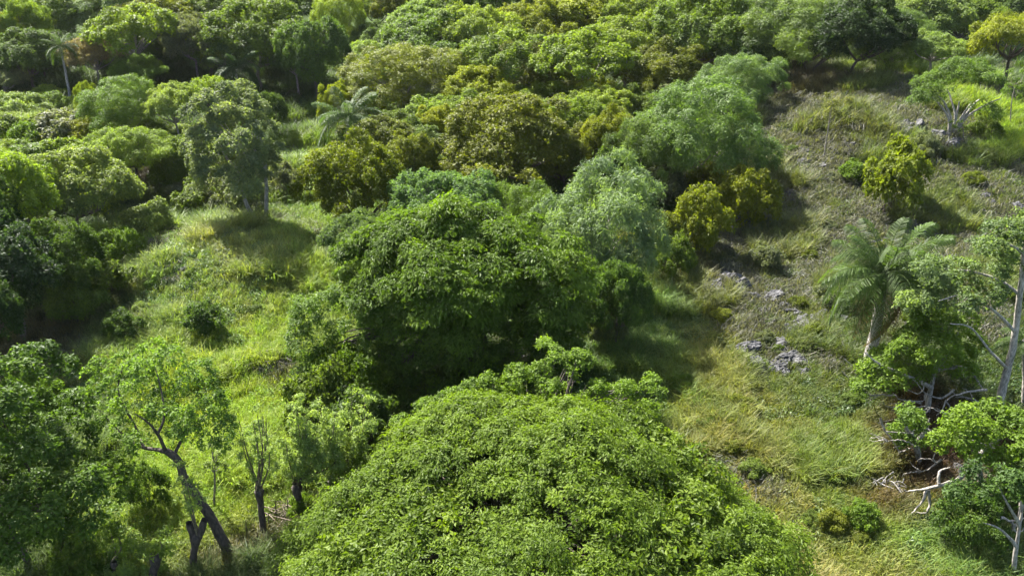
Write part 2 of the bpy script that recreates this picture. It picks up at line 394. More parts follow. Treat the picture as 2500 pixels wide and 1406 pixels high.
def plant(name, style, base, width, height, colour, label, cat='tree', group=None, bark='mid', seed=None, rot=None, parts=True):
    r = np.random.default_rng(len(KEEP)*13+5 if seed is None else seed)
    ps = PROTO[style]; p = ps[int(r.integers(len(ps)))]
    e = bpy.data.objects.new(name, None); COL.objects.link(e); e.empty_display_size = .5
    e.location = (base[0], base[1], float(ground_z(base[0], base[1]))-.05)
    s = width/2/p['R']*1.12; sz = height/p['H']*1.06
    e.scale = (s, s*r.uniform(.92, 1.08), sz); e.rotation_euler = (0, 0, r.uniform(0, 6.28) if rot is None else rot)
    c = np.array(C_[colour] if isinstance(colour, str) else colour)*r.uniform(.88, 1.12)*np.array([r.uniform(.93, 1.07), 1, r.uniform(.9, 1.1)])
    obj('crown', p['crown'], e, c)
    if parts: obj('trunk', p['trunk'], e, BARKC[bark])
    tag(e, label, cat, group); KEEP.append((base[0], base[1], width/2)); return e
def plant_px(name, style, u, vtop, vbase, wpx, colour, label, **k):
    b = gp(u, vbase); d = depth(b); H = at(u, vtop, b[1])[2]-ground_z(b[0], b[1]); W = wpx*d/FPX
    return plant(name, style, b, W, max(H, .5), colour, label, **k)

#  name, style, u, vtop, vbase, width, colour, bark, label
T = [
 # upper left wood
 ('broadleaf_tree','round',85,25,170,100,'lime','mid','yellow-green crowned tree by the top left corner, above a dark tree'),
 ('broadleaf_tree','round',12,50,190,100,'yellow','grey','yellow tinged tree cut by the upper left frame edge'),
 ('broadleaf_tree','round',85,98,228,150,'dark','mid','dark green tree left of the tall upper left palm'),
 ('dry_tree','silver',250,95,222,120,'pink','grey','thin pinkish tree with sparse dry foliage beside the upper left palm'),
 ('broadleaf_tree','fan',350,42,225,180,'lime','grey','flat topped lime crowned tree behind the pinkish dry tree'),
 ('broadleaf_tree','olive',415,2,170,165,'brownolive','mid','dull olive tree at the top edge behind the lime crowned tree'),
 ('broadleaf_tree','umbrella',345,152,240,100,'fresh','mid','small green umbrella crowned tree below the lime crowned tree'),
 ('broadleaf_tree','silver',490,45,215,125,'grey','grey','grey-green tree between the lime crowned tree and the tall mixed tree'),
 ('broadleaf_tree','round',640,35,225,200,'mid','grey','tall mid green tree behind the upper left small palm'),
 ('broadleaf_tree','fan',560,95,225,110,'lime','mid','bright leafed tree leaning out left of the small palm'),
 ('broadleaf_tree','round',775,48,250,190,'dark','mid','broad dark tree at the edge of the shaded gully'),
 ('broadleaf_tree','silver',730,95,240,120,'dark','pale','dark tree with pale limbs in front of the broad gully tree'),
 ('broadleaf_tree','silver',20,178,250,90,'silver','grey','low silvery tree at the left frame edge near the top'),
 ('broadleaf_tree','round',180,-5,120,130,'mid','mid','mid green tree touching the top edge above the tall palm'),
 ('broadleaf_tree','feather',270,-20,110,130,'bluish','mid','bluish fine leafed tree at the top edge left of the olive one'),
 ('broadleaf_tree','round',540,-15,120,150,'mid','mid','green tree at the top edge, second from the olive one'),
 ('broadleaf_tree','round',700,-15,110,150,'dark','mid','dark green tree at the top edge above the gully wood'),
 ('broadleaf_tree','feather',840,-25,140,140,'lime','mid','soft light green tree at the top edge over the gully head'),
 # left scrub
 ('broadleaf_tree','olive',224,213,300,50,'lime','mid','slim upright lime tree beside the dome shaped bright tree'),
 ('broadleaf_tree','feather',322,200,352,190,'fresh','mid','dome shaped bright green fine leafed tree left of the silver tree'),
 ('broadleaf_tree','fan',440,215,362,150,'pale','grey','pale leafed tree between the bright dome tree and the silver tree'),
 ('broadleaf_tree','fan',525,195,345,150,'lime','mid','lime tree right behind the crown of the silver tree'),
 ('broadleaf_tree','round',675,225,350,80,'dark','mid','dark tree right behind the silver tree at the gully edge'),
 ('broadleaf_tree','umbrella',345,315,464,200,'lime','dark','light crowned tree on twisted dark stems above the brush pile'),
 ('broadleaf_tree','round',75,400,640,200,'lime','mid','bright yellow-green tree above the dark left shade'),
 ('broadleaf_tree','round',205,415,590,200,'pale','mid','pale green leafy tree left of the brush pile'),
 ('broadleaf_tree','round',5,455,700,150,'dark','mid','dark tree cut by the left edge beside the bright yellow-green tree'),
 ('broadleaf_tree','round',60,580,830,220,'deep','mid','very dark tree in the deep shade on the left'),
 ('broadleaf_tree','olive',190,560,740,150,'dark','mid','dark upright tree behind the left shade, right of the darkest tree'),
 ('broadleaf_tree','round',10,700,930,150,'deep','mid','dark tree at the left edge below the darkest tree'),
 ('broadleaf_tree','round',460,330,470,130,'mid','mid','green tree between the twisted stem tree and the silver tree'),
 # gully and centre wood
 ('broadleaf_tree','silver',930,-30,112,140,'pale','pale','pale tree with bare light trunks at the head of the gully'),
 ('broadleaf_tree','round',1035,15,150,150,'pale','grey','light green tree right of the pale trunked gully tree'),
 ('broadleaf_tree','round',1065,45,205,210,'mid','mid','broad green tree behind the olive tree'),
 ('broadleaf_tree','feather',985,126,295,215,'olive','grey','dusty olive rounded tree right of the gully'),
 ('broadleaf_tree','silver',1070,205,300,140,'grey','pale','greyish thin tree in front of the olive tree'),
 ('broadleaf_tree','olive',830,203,320,95,'yellow','mid','yellow-green tree above the half hidden palm at the gully'),
 ('broadleaf_tree','fan',1170,35,215,160,'lime','grey','lime tree heading the long yellow-green wood, leftmost at the top'),
 ('broadleaf_tree','round',1290,15,170,170,'yellow','mid','golden green tree high in the yellow-green wood'),
 ('broadleaf_tree','round',1410,-10,140,180,'yellow','mid','yellow tree at the top edge of the central wood'),
 ('broadleaf_tree','fan',1545,0,160,160,'lime','grey','pale topped lime tree right of the top edge yellow tree'),
 ('broadleaf_tree','fan',1215,105,275,190,'lime','grey','lime tree in the left part of the yellow-green wood'),
 ('broadleaf_tree','feather',1330,112,270,180,'olive','grey','olive feathery tree in the heart of the yellow-green wood'),
 ('broadleaf_tree','fan',1440,105,295,190,'lime','pale','broad lime tree with pale limbs in the heart of the yellow-green wood'),
 ('broadleaf_tree','fan',1530,58,240,200,'lime','pale','fan shaped lime tree with grey limbs showing underneath'),
 ('broadleaf_tree','round',1165,190,320,150,'yellow','mid','yellow-green tree directly above the largest olive tree'),
 ('broadleaf_tree','olive',1440,200,300,85,'yellow','grey','small bright yellow tree left of the dark hollow'),
 ('broadleaf_tree','olive',1620,125,275,160,'brownolive','mid','brownish olive tree above the dark hollow'),
 ('broadleaf_tree','round',1690,15,225,220,'mid','mid','broad deep green tree right of the yellow-green wood'),
 ('broadleaf_tree','round',1810,75,225,160,'dark','mid','dark tree at the left end of the ridge wood'),
 ('broadleaf_tree','feather',1870,5,205,170,'bluish','mid','feathery bluish tree standing over the ridge shade'),
 ('broadleaf_tree','feather',1960,15,212,230,'feather','dark','weeping fine leafed tree on the ridge, widest of its row'),
 ('broadleaf_tree','round',2080,25,208,170,'deep','dark','very dark brownish tree in the middle of the ridge wood'),
 ('broadleaf_tree','feather',2165,45,190,150,'feather','mid','fine leafed green tree at the right end of the ridge wood'),
 ('broadleaf_tree','round',2240,-15,140,170,'pale','grey','pale tree at the top edge right of the ridge wood'),
 ('broadleaf_tree','round',2335,0,140,160,'mid','mid','mid green tree at the top edge behind the small lime tree'),
 ('broadleaf_tree','round',2450,-40,100,170,'dark','mid','dark tree in the top right corner'),
 ('broadleaf_tree','fan',2260,98,200,130,'pale','grey','small pale lime tree left of the round golden tree'),
 # middle row
 ('broadleaf_tree','olive',1235,235,470,330,'brownolive','dark','largest olive tree, in the middle of the wood'),
 ('broadleaf_tree','olive',1070,260,370,100,'yellow','mid','round yellow-green tree left of the largest olive tree'),
 ('broadleaf_tree','olive',920,285,410,180,'brownolive','mid','dark olive tree behind the gully side olive tree'),
 ('broadleaf_tree','olive',880,345,590,230,'olive','dark','tall olive tree standing at the gully side'),
 ('broadleaf_tree','olive',1010,328,480,140,'brownolive','dark','narrow brown olive tree between two larger olive trees'),
 ('broadleaf_tree','fan',1390,243,390,170,'lime','pale','lime tree with a pale trunk right of the largest olive tree'),
 ('broadleaf_tree','olive',1480,275,450,140,'olive','dark','olive tree in front of the dark hollow'),
 ('broadleaf_tree','olive',1375,335,465,130,'brownolive','dark','small brown olive tree at the foot of the pale trunk lime tree'),
 ('broadleaf_tree','feather',1690,205,480,310,'feather','grey','big feathery green tree between the wood and the rocky slope'),
 ('broadleaf_tree','feather',1790,150,290,160,'bluish','grey','feathery bluish tree above the big feathery green tree'),
 ('broadleaf_tree','feather',1570,290,490,170,'feather','grey','dull feathery tree left of the big feathery green tree'),
 ('broadleaf_tree','silver',1095,413,640,230,'bluish','grey','silvery tree peeping out behind the top of the great dark tree'),
 ('broadleaf_tree','silver',895,520,680,170,'bluish','grey','silvery tree behind the left shoulder of the great dark tree'),
 ('broadleaf_tree','feather',1460,418,740,300,(.100, .150, .062),'pale','pale feathery tree behind the right shoulder of the great dark tree'),
 ('broadleaf_tree','feather',1290,450,640,160,'mid','grey','green tree between the silvery and the pale feathery trees'),
 ('broadleaf_tree','round',1500,640,860,150,'dark','mid','dark low tree in the shade right of the great dark tree'),
 # right side
 ('round_tree','umbrella',2440,44,228,165,'yellow','dark','round golden green tree at the upper right frame edge'),
 # bottom left
 ('broadleaf_tree','round',-10,1255,1500,130,'mid','mid','light tree cut off at the bottom left corner'),
]
NAMED = []
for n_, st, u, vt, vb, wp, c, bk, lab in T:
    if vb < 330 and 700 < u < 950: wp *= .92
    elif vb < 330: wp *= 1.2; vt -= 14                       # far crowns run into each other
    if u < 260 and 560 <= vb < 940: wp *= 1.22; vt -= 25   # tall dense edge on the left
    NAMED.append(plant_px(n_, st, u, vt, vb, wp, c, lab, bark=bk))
# shrubs: name, u, vtop, vbase, width, colour, label
B = [
 (1695, 455, 615, 145, (.112, .128, .010), 'brighter olive bush at the left of the two beside the rocky slope'),
 (1797, 410, 565, 150, 'olive', 'darker olive bush at the right of the two beside the rocky slope'),
 (2160, 362, 530, 150, 'olive', 'lone upright olive bush in the middle of the rocky slope'),
 (2085, 395, 450, 80, 'fresh', 'small green bush just behind the lone olive bush'),
 (1620, 520, 640, 110, 'brownolive', 'dull bush touching the brighter olive bush from the left'),
 (60, 228, 290, 110, 'pale', 'pale scrub bush in the left clearing, closest to the frame edge'),
 (135, 225, 275, 70, 'mid', 'green scrub bush in the left clearing below the palm trunk'),
 (20, 275, 330, 90, 'pale', 'pale bush above the yellow grass at the left edge'),
 (150, 275, 350, 130, 'silver', 'silvery thin bush in the left clearing'),
 (230, 290, 360, 100, 'yellow', 'yellow-green bush at the foot of the bright dome tree'),
 (95, 350, 420, 140, 'mid', 'mid green bush below the left yellow grass'),
 (190, 345, 430, 130, 'lime', 'lime bush left of the twisted stem tree'),
 (30, 365, 440, 110, 'lime', 'lime bush at the left edge above the bright yellow-green tree'),
 (250, 420, 520, 120, 'lime', 'lime bush below the twisted stem tree'),
 (420, 395, 470, 110, 'fresh', 'green bush in the shade left of the silver tree'),
 (520, 390, 480, 110, 'mid', 'bush under the left side of the silver tree'),
 (690, 400, 490, 100, 'grey', 'greyish bush under the right side of the silver tree'),
 (360, 500, 570, 110, 'pale', 'pale bush right of the brush pile'),
 (555, 430, 520, 120, 'grey', 'greyish bush at the left foot of the silver tree'),
 (610, 440, 535, 110, 'silver', 'silvery bush between the two silver tree trunks'),
 (480, 455, 530, 110, 'mid', 'mid green bush on the back of the mound'),
 (300, 560, 640, 100, 'fresh', 'green bush below the brush pile'),
 (270, 640, 720, 110, 'mid', 'mid green bush at the rim of the left shade'),
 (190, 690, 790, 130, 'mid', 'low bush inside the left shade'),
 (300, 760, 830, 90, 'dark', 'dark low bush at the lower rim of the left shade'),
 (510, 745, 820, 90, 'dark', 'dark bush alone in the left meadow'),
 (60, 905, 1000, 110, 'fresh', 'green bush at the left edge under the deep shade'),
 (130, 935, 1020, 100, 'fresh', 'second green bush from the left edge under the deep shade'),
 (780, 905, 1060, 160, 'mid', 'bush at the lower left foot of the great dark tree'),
 (860, 860, 1010, 170, 'hero', 'leafy bush tucked under the left side of the great dark tree'),
 (900, 950, 1090, 150, 'dark', 'dark bush between the great dark tree and the wide front tree'),
 (1470, 745, 850, 90, 'grey', 'greyish bush in the shade right of the great dark tree'),
 (1640, 580, 680, 90, 'mid', 'bush in the gap between the two trees and the slope bushes'),
 (1500, 350, 480, 110, 'dark', 'dark bush below the dark hollow'),
 (1620, 400, 510, 120, 'grey', 'greyish bush at the foot of the big feathery tree'),
 (1740, 400, 500, 110, 'brownolive', 'brownish bush at the right foot of the big feathery tree'),
 (2400, 290, 345, 70, 'mid', 'small bush right of the multi-stemmed tree'),
 (2250, 330, 385, 70, 'grey', 'small grey bush left of the multi-stemmed tree'),
 (1870, 600, 660, 80, 'grey', 'grey-green bush among the rocks at the slope foot'),
 (2040, 700, 760, 90, 'grey', 'grey-green bush left of the near palm'),
 (2240, 720, 800, 100, 'mid', 'bush directly behind the near palm trunk'),
 (2100, 1235, 1290, 75, 'fresh', 'fresh green bush left of the fallen branch'),
 (2350, 1215, 1330, 140, 'dark', 'dark bush below the fallen branch at lower right'),
 (2470, 1120, 1260, 150, 'dark', 'dark bush in the right edge shade'),
 (745, 1215, 1275, 60, 'fresh', 'small green bush between two pollard stumps'),
 (370, 1140, 1240, 95, 'dark', 'compact dark bush left of the leaning trunk'),
 (230, 1290, 1400, 140, 'mid', 'bush at the bottom edge under the glossy tree'),
 (345, 1330, 1420, 110, 'pale', 'pale bush at the bottom edge left of the forked stump'),
]
for u, vt, vb, wp, c, lab in B:
    plant_px('bush', 'shrub', u, vt, vb, wp, c, lab, cat='bush', bark='dark')

rb = np.random.default_rng(44)
def bush_patch(poly, n, sizes, colours, label, group):
    us = [p[0] for p in poly]; vs = [p[1] for p in poly]; k = 0; t = 0
    while k < n and t < 3000:
        t += 1; u, v = rb.uniform(min(us), max(us)), rb.uniform(min(vs), max(vs))
        if not inside(u, v, poly): continue
        b = gp(u, v); wd_ = rb.uniform(*sizes)
        if any((b[0]-a)**2+(b[1]-b_)**2 < (.55*(min(c, 2.5)+wd_/2))**2 for a, b_, c in KEEP): continue
        c = colours[int(rb.integers(len(colours)))]
        plant('bush', 'shrub', b, wd_, wd_*rb.uniform(.55, .85), c, label % {'lime': 'lime', 'pale': 'pale green', 'fresh': 'fresh green', 'mid': 'mid green', 'grey': 'grey-green', 'olive': 'olive', 'silver': 'silvery', 'dark': 'dark green', 'yellow': 'yellowish'}[c], cat='bush', group='%s %s' % (c, group), bark='dark'); k += 1
bush_patch([(-20, 250), (200, 235), (480, 350), (560, 480), (330, 520), (-20, 450)], 30, (2.2, 4.2), ['lime', 'pale', 'lime', 'fresh', 'pale', 'silver'], '%s bush in the thicket between the left clearing and the brush pile', 'bushes of the left thicket')
bush_patch([(-20, 450), (300, 540), (260, 760), (-20, 720)], 12, (2.2, 3.6), ['lime', 'pale', 'fresh', 'mid'], '%s bush on the sunny rim of the left shade', 'bushes by the left shade')
bush_patch([(330, 650), (700, 720), (690, 860), (330, 900), (250, 820)], 9, (.7, 1.2), ['pale', 'fresh', 'mid', 'lime'], '%s low weed bush in the left meadow', 'weed bushes of the left meadow')
bush_patch([(1720, 600), (1900, 300), (2350, 420), (2480, 560), (2200, 640), (1950, 860), (1750, 900)], 22, (.9, 1.9), ['grey', 'olive', 'mid', 'grey'], '%s low bush scattered on the rocky slope', 'low bushes of the rocky slope')
bush_patch([(1620, 900), (2100, 980), (2150, 1380), (1950, 1300), (1700, 1050)], 12, (.8, 1.6), ['mid', 'fresh', 'olive'], '%s low bush in the lower right grass', 'low bushes of the lower right grass')
bush_patch([(850, 560), (1000, 480), (1600, 480), (1640, 600), (1560, 700)], 10, (2, 3.2), ['mid', 'dark', 'olive'], '%s bush in the gap behind the great dark tree', 'bushes behind the great tree')

# ------------------------------------------------------------------ trees built one by one
def special(name, base, label, cat='tree'):
    e = bpy.data.objects.new(name, None); COL.objects.link(e); e.location = base; tag(e, label, cat)
    KEEP.append((base[0], base[1], 3)); return e
def local(e, me): return me
def rel(P, b): return np.asarray(P, float)-np.asarray(b, float)

# the great dark tree in the middle
b = gp(1135, 905); r = np.random.default_rng(21)
Rg = 625*depth(b)/FPX/2; Hg = at(1150, 478, b[1]+1)[2]-b[2]
e = special('great_tree', b, 'great dark green dome shaped tree at the centre of the picture')
L1 = dome_lobes(r, Rg*.97, Hg, Hg*.42, 88, lo=-.15, rl=(.10, .20), jitter=.22, core=False); L1[:, 1] *= np.where(L1[:, 1] < 0, .76, .66); NP = len(L1)
L0 = []                                   # steep leafy wall hanging down all round
for k in range(230):
    a = r.uniform(0, 6.283); z = r.uniform(.2, Hg*.56); rr_ = Rg*(.76+.09*math.sin(3*a+1)+.05*r.normal())
    L0.append([rr_*math.cos(a), rr_*math.sin(a)*(.62 if math.sin(a) > 0 else .50-.06*z/Hg), z, r.uniform(.6, 1.2)])
for k in range(150):                      # front skirt down to the ground
    x_ = r.uniform(-.8, .8)*Rg; z = r.uniform(.1, Hg*.6); L0.append([x_, -Rg*.38*math.sqrt(1-(x_/Rg)**2)-.25*abs(r.normal()), z, r.uniform(.5, .95)])
L1 = np.concatenate([L1, np.array(L0)])
L2 = dome_lobes(r, Rg*.62, Hg*.78, 1.5, 40, lo=-.3, rl=(.2, .32), core=True); L2[:, 1] *= .6
L3 = []                                   # low shoulder on the left
for u, v, k in [(720, 800, -2.5), (750, 760, -2), (790, 730, -1.5), (830, 720, -1), (740, 830, -3), (790, 800, -3), (840, 790, -3), (770, 860, -3.5), (820, 850, -3.5), (860, 880, -4), (760, 920, -4), (810, 920, -4.2), (870, 940, -4.5), (900, 990, -4.8), (840, 980, -4.5), (930, 1030, -5)]:
    for _ in range(2): L3.append([*(at(u+r.normal()*12, v+r.normal()*12, b[1]+k+r.normal()*.5)-b), r.uniform(.6, 1.1)])
L3 = np.array(L3)
lobes = np.concatenate([L1, L3])
top = np.arange(len(lobes)) < NP; plates = lobes[top].copy(); plates[:, 3] *= r.uniform(.75, 1.25, len(plates)); plates[:, 2] += r.normal(size=len(plates))*.5
obj('crown', plate_foliage(r, plates, 5.0, .27, .115, 20, .34), e, C_['hero'])
obj('lower_foliage', foliage(r, lobes[~top], 'umbrella', .58, .92, centre=(0, 0, Hg*.4), low=-.5), e, np.array(C_['hero'])*[.92, .96, 1.3])
inner = foliage(r, L2, 'round', .55, 1.0, centre=(0, 0, Hg*.4))
obj('inner_foliage', inner, e, np.array(C_['hero'])*.9)
obj('trunk', limbs_mesh(r, lobes*np.array([.8, .8, .85, .5]), 3.2, Rg, .55, Hg, n=22), e, BARKC['dark'])

# the wide front tree
b = gp(1305, 1440); r = np.random.default_rng(31)
e = special('wide_canopy_tree', b, 'very wide bright green canopy filling the bottom centre', 'tree')
Rf = 11.0; Hf = 6.3
L1 = []
for k in range(620):                       # many small tufts over a broad, gently mounded dome
    q = math.sqrt(r.random())*1.0; a = r.uniform(0, 6.283); x_, y_ = q*math.cos(a), q*math.sin(a)
    z_ = 2.2+(Hf-2.2)*(1-q**2.3)**.75
    z_ += 1.1*math.exp(-((x_-.08)/.4)**2-((y_-.5)/.4)**2) + .85*math.sin(5.1*x_+1.3*y_)*math.cos(4.3*y_-2*x_)+.25*math.sin(11*x_+3)*math.sin(9*y_+1)
    L1.append([x_*Rf*(1+.05*math.sin(7*a)+.05*math.sin(4*a+2)), y_*Rf, z_-.25+r.normal()*.2, r.choice([.5, .75, 1.0, 1.4], p=[.3, .35, .25, .1])*r.uniform(.85, 1.15)])
L1 = np.array(L1)
# taller leafy shoots on the far side of the canopy
front_b = b; L2 = []
for (u, v) in [(1340, 850), (1400, 880), (1300, 900), (1270, 930), (1380, 930), (1450, 940), (1340, 950), (1520, 940), (1590, 950), (1110, 960), (1060, 990), (1170, 950), (1010, 1040), (1230, 970), (1500, 985), (1580, 1000), (1420, 985)]:
    
    for _ in range(3): p = at(u+r.normal()*14, v+6+r.normal()*12, b[1]+9.0+r.normal()*.6)-b; L2.append([*p, r.uniform(.4, .75)])
L3 = dome_lobes(r, Rf*.88, Hf*.9, 2.4, 80, lo=0, rl=(.13, .2), core=False)
lobes = L1
obj('crown', plate_foliage(r, lobes, 2.7, .185, .082, 17, .27, tilt=.2, thick=.17), e, (.098, .150, .014))
obj('inner_foliage', foliage(r, L3, 'round', .4, 1.0, centre=(0, 0, 1)), e, (.09, .135, .012))
obj('trunk', limbs_mesh(r, lobes*np.array([.9, .9, .82, .5]), 2.0, Rf, .5, Hf, n=30), e, BARKC['dark'])

# fresh green tree whose tufted shoots stand up behind the wide canopy
r = np.random.default_rng(33); b2 = np.array([front_b[0]+.6, front_b[1]+8.6, 0]); b2[2] = ground_z(b2[0], b2[1])
e = special('tufted_tree', b2, 'fresh green tree with upright tufted shoots behind the wide front canopy')
L2 = np.array([[*(np.array(q[:3])+front_b-b2), q[3]] for q in L2])
obj('crown', foliage(r, L2, 'round', .85, .6, centre=(0, 0, 1), nl=18, ragged=1.2), e, (.105, .168, .018))
obj('trunk', limbs_mesh(r, L2, 2.0, 5, .25, 6, n=30), e, BARKC['mid'])

# silver tree with pale limbs, two trunks
b = gp(640, 550); r = np.random.default_rng(41); H = at(620, 185, b[1])[2]-b[2]; R = 255*depth(b)/FPX/2
e = special('silver_tree', b, 'tall silvery grey-green tree with pale limbs above the left mound')
lobes = dome_lobes(r, R*1.05, H*1.02, H*.12, 70, lo=-.6, rl=(.15, .28), jitter=.4, core=False); lobes[:, 0] -= 1.5
obj('crown', foliage(r, lobes, 'silver', 1.0, .85), e, (.125, .156, .075))
obj('trunk', limbs_mesh(r, lobes, H*.32, R, .3, H, n=18, stems=2), e, BARKC['pale'])

# glossy dark tree at bottom left
b = gp(110, 1400); r = np.random.default_rng(51); H = at(150, 915, b[1])[2]-b[2]; R = 470*depth(b)/FPX/2
e = special('glossy_tree', b, 'large dark glossy leafed tree in the bottom left corner')
lobes = dome_lobes(r, R, H, 2.6, 60, lo=-.35, rl=(.16, .27), jitter=.3, core=True)
obj('crown', foliage(r, lobes, 'round', .8, .78, mat=GLOSSY), e, (.060, .104, .017))
obj('trunk', limbs_mesh(r, lobes, 3.0, R, .3, H, n=14, stems=2), e, BARKC['dark'])

# leaning tree with a bowed trunk
b = gp(562, 1362); r = np.random.default_rng(61); Y0 = b[1]
e = special('leaning_tree', b, 'leaning tree with bowed mossy dark trunk and airy light crown, lower left')
P = [at(u, v, Y0+k)-b for u, v, k in [(566, 1385, 0), (545, 1320, .1), (500, 1240, .3), (455, 1175, .5), (432, 1120, .7), (405, 1100, .8)]]
mb = MB(); pp = curve_pts(P, 5); mb.tube(pp, np.linspace(.27, .15, len(pp)), 9)
obj('trunk', mb.mesh('trunk', BARK), e, BARKC['dark'])
for path, r0 in [([(432, 1120, .7), (395, 1100, .8), (345, 1090, 1.2), (300, 1060, 1.6), (250, 1010, 2.2)], .13),
                 ([(405, 1100, .8), (385, 1060, .5), (360, 1030, .1), (330, 1010, -.4)], .09),
                 ([(425, 1112, .8), (445, 1070, 1.5), (470, 1040, 2), (520, 1000, 2.6)], .09),
                 ([(385, 1060, .5), (400, 1020, .9), (395, 960, 1.5), (380, 900, 2)], .07),
                 ([(350, 1090, 1.2), (330, 1040, 2.3), (290, 960, 3.2), (300, 890, 4)], .08)]:
    q = curve_pts([at(u, v, Y0+k)-b for u, v, k in path], 5); mb = MB().tube(q, np.linspace(r0, .02, len(q)), 6)
    obj('limb', mb.mesh('limb', BARK), e, BARKC['dark'])
L = []
for (u, v, k) in [(250, 960, 2.5), (300, 900, 3.5), (350, 880, 4), (400, 900, 3), (450, 930, 2.6), (500, 960, 2.6), (520, 1010, 2.2), (480, 1030, 1.5), (300, 990, 2), (360, 960, 2.5), (420, 980, 2), (270, 1040, 1.8), (230, 920, 3.5), (380, 860, 4), (440, 870, 4), (330, 940, 1.5), (540, 1040, 2), (320, 1080, 1), (460, 1000, .8), (560, 1080, 1.5), (410, 930, 3), (470, 900, 3.4), (350, 910, 3), (280, 930, 3), (430, 1040, 1), (500, 1070, 1.6), (390, 1000, 1.5)]:
    for _ in range(3):
        p = at(u+r.normal()*16, v+r.normal()*14, Y0+k+r.normal()*.5)-b; L.append([*p, r.uniform(.45, .75)])
obj('crown', foliage(r, np.array(L), 'silver', .42, .62), e, (.108, .176, .030))

# pollards: stump with upright shoots
def pollard(base_uv, head_uv, shoots, label, colour, leafy, seed, wid=.16, fork=None):
    b = gp(*base_uv); r = np.random.default_rng(seed); Y0 = b[1]
    e = special('pollard_tree', b, label, 'tree')
    h = at(head_uv[0], head_uv[1], Y0)-b; mb = MB()
    pp = curve_pts([np.array([0, 0, -.3]), h*.35+r.normal(size=3)*.08, h*.75+r.normal(size=3)*.06, h], 5)
    rr = np.linspace(wid, wid*.8, len(pp)); rr[-6:] *= [1.05, 1.25, 1.5, 1.75, 1.6, .9]
    mb.tube(pp, rr, 9)
    for f in (fork or []):
        q = at(f[0], f[1], Y0)-b; mb.tube(curve_pts([h*.7, (h*.7+q)/2+np.array([0, 0, -.05]), q], 4), np.linspace(wid*.8, wid*.9, 9), 7)
    obj('trunk', mb.mesh('trunk', BARK), e, (.062, .048, .038))
    tips = []
    for (u, v) in shoots:
        q = at(u, v, Y0+r.normal()*.6)-b; s0 = h+r.normal(size=3)*wid*.6
        c = curve_pts([s0, s0*.5+q*.5+np.array([(q-s0)[0]*.25, 0, .0]), q], 5)
        obj('shoot', MB().tube(c, np.linspace(.05, .014, len(c)), 5).mesh('shoot', BARK), e, (.12, .10, .055)); tips.append(c)
    if leafy > 0:
        L = []
        for c in tips:
            for t in r.uniform(.3, 1.05, leafy*3): L.append([*(c[int(t*(len(c)-1))]+r.normal(size=3)*.22), r.uniform(.16, .30)])
        obj('crown', foliage(r, np.array(L), 'shrub', .75, .6, nl=11, cull=0), e, np.array(colour)*1.3)
    return e
r = random.Random(5)
pollard((643, 1305), (632, 1192), [(632+r.uniform(-50, 25), r.uniform(1000, 1110)) for _ in range(13)], 'slim pollard stump topped with a broom of upright shoots', C_['pale'], 1, 71, .17)
pollard((752, 1272), (725, 1180), [(725+r.uniform(-30, 110), r.uniform(960, 1120)) for _ in range(13)], 'pollard stump under pale green regrowth beside the front canopy', C_['pale'], 6, 72, .19)
pollard((800, 1215), (812, 1170), [(815+r.uniform(-40, 80), r.uniform(960, 1110)) for _ in range(14)], 'low pollard half hidden behind the front canopy edge with dense pale shoots', C_['pale'], 7, 73, .17)
pollard((465, 1405), (482, 1300), [(448, 1150), (436, 1130), (452, 1190)], 'forked broken stump standing beside the leaning trunk', C_['pale'], 2, 74, .18, fork=[(500, 1268), (462, 1275)])
pollard((285, 1440), (278, 1370), [(270, 1300), (290, 1310)], 'short dark stump at the bottom edge under the glossy tree', C_['mid'], 3, 75, .14)
pollard((370, 1450), (378, 1350), [(372, 1330), (390, 1320)], 'thick dark stump at the bottom edge between two bushes', C_['mid'], 3, 76, .2)

# multi-stemmed tree on the rocky ridge
b = gp(2325, 335); r = np.random.default_rng(81); Y0 = b[1]; D = depth(b)/FPX
e = special('multi_stem_tree', b, 'flat crowned tree on many pale stems growing from a rock on the slope')
mb = MB(); tips = []
for k in range(7):
    tx = [-95, -60, -25, 5, 35, 62, 85][k]*D; q = np.array([tx*.85, r.normal()*1.2, (330-215-r.uniform(0, 30))*D*.95])
    s0 = np.array([tx*.12, r.normal()*.25, -.2]); c = curve_pts([s0, s0+np.array([tx*.12, 0, q[2]*.5]), q*[.7, .7, .85], q], 5)
    mb.tube(c, np.linspace(.15, .05, len(c)), 6); tips.append(q)
obj('trunk', mb.mesh('trunk', BARK), e, BARKC['pale'])
L = [[*(at(u, v, Y0+r.normal()*1.8)-b), r.uniform(.9, 1.5)] for u, v in [(2250, 230), (2265, 205), (2290, 190), (2320, 175), (2345, 160), (2375, 160), (2400, 175), (2415, 195), (2280, 215), (2310, 205), (2340, 195), (2370, 190), (2240, 245), (2300, 225), (2335, 185), (2390, 165), (2270, 240), (2360, 175), (2400, 260), (2415, 275)]]
obj('crown', foliage(r, np.array(L), 'umbrella', .7, .85, low=-.2), e, (.075, .125, .018))

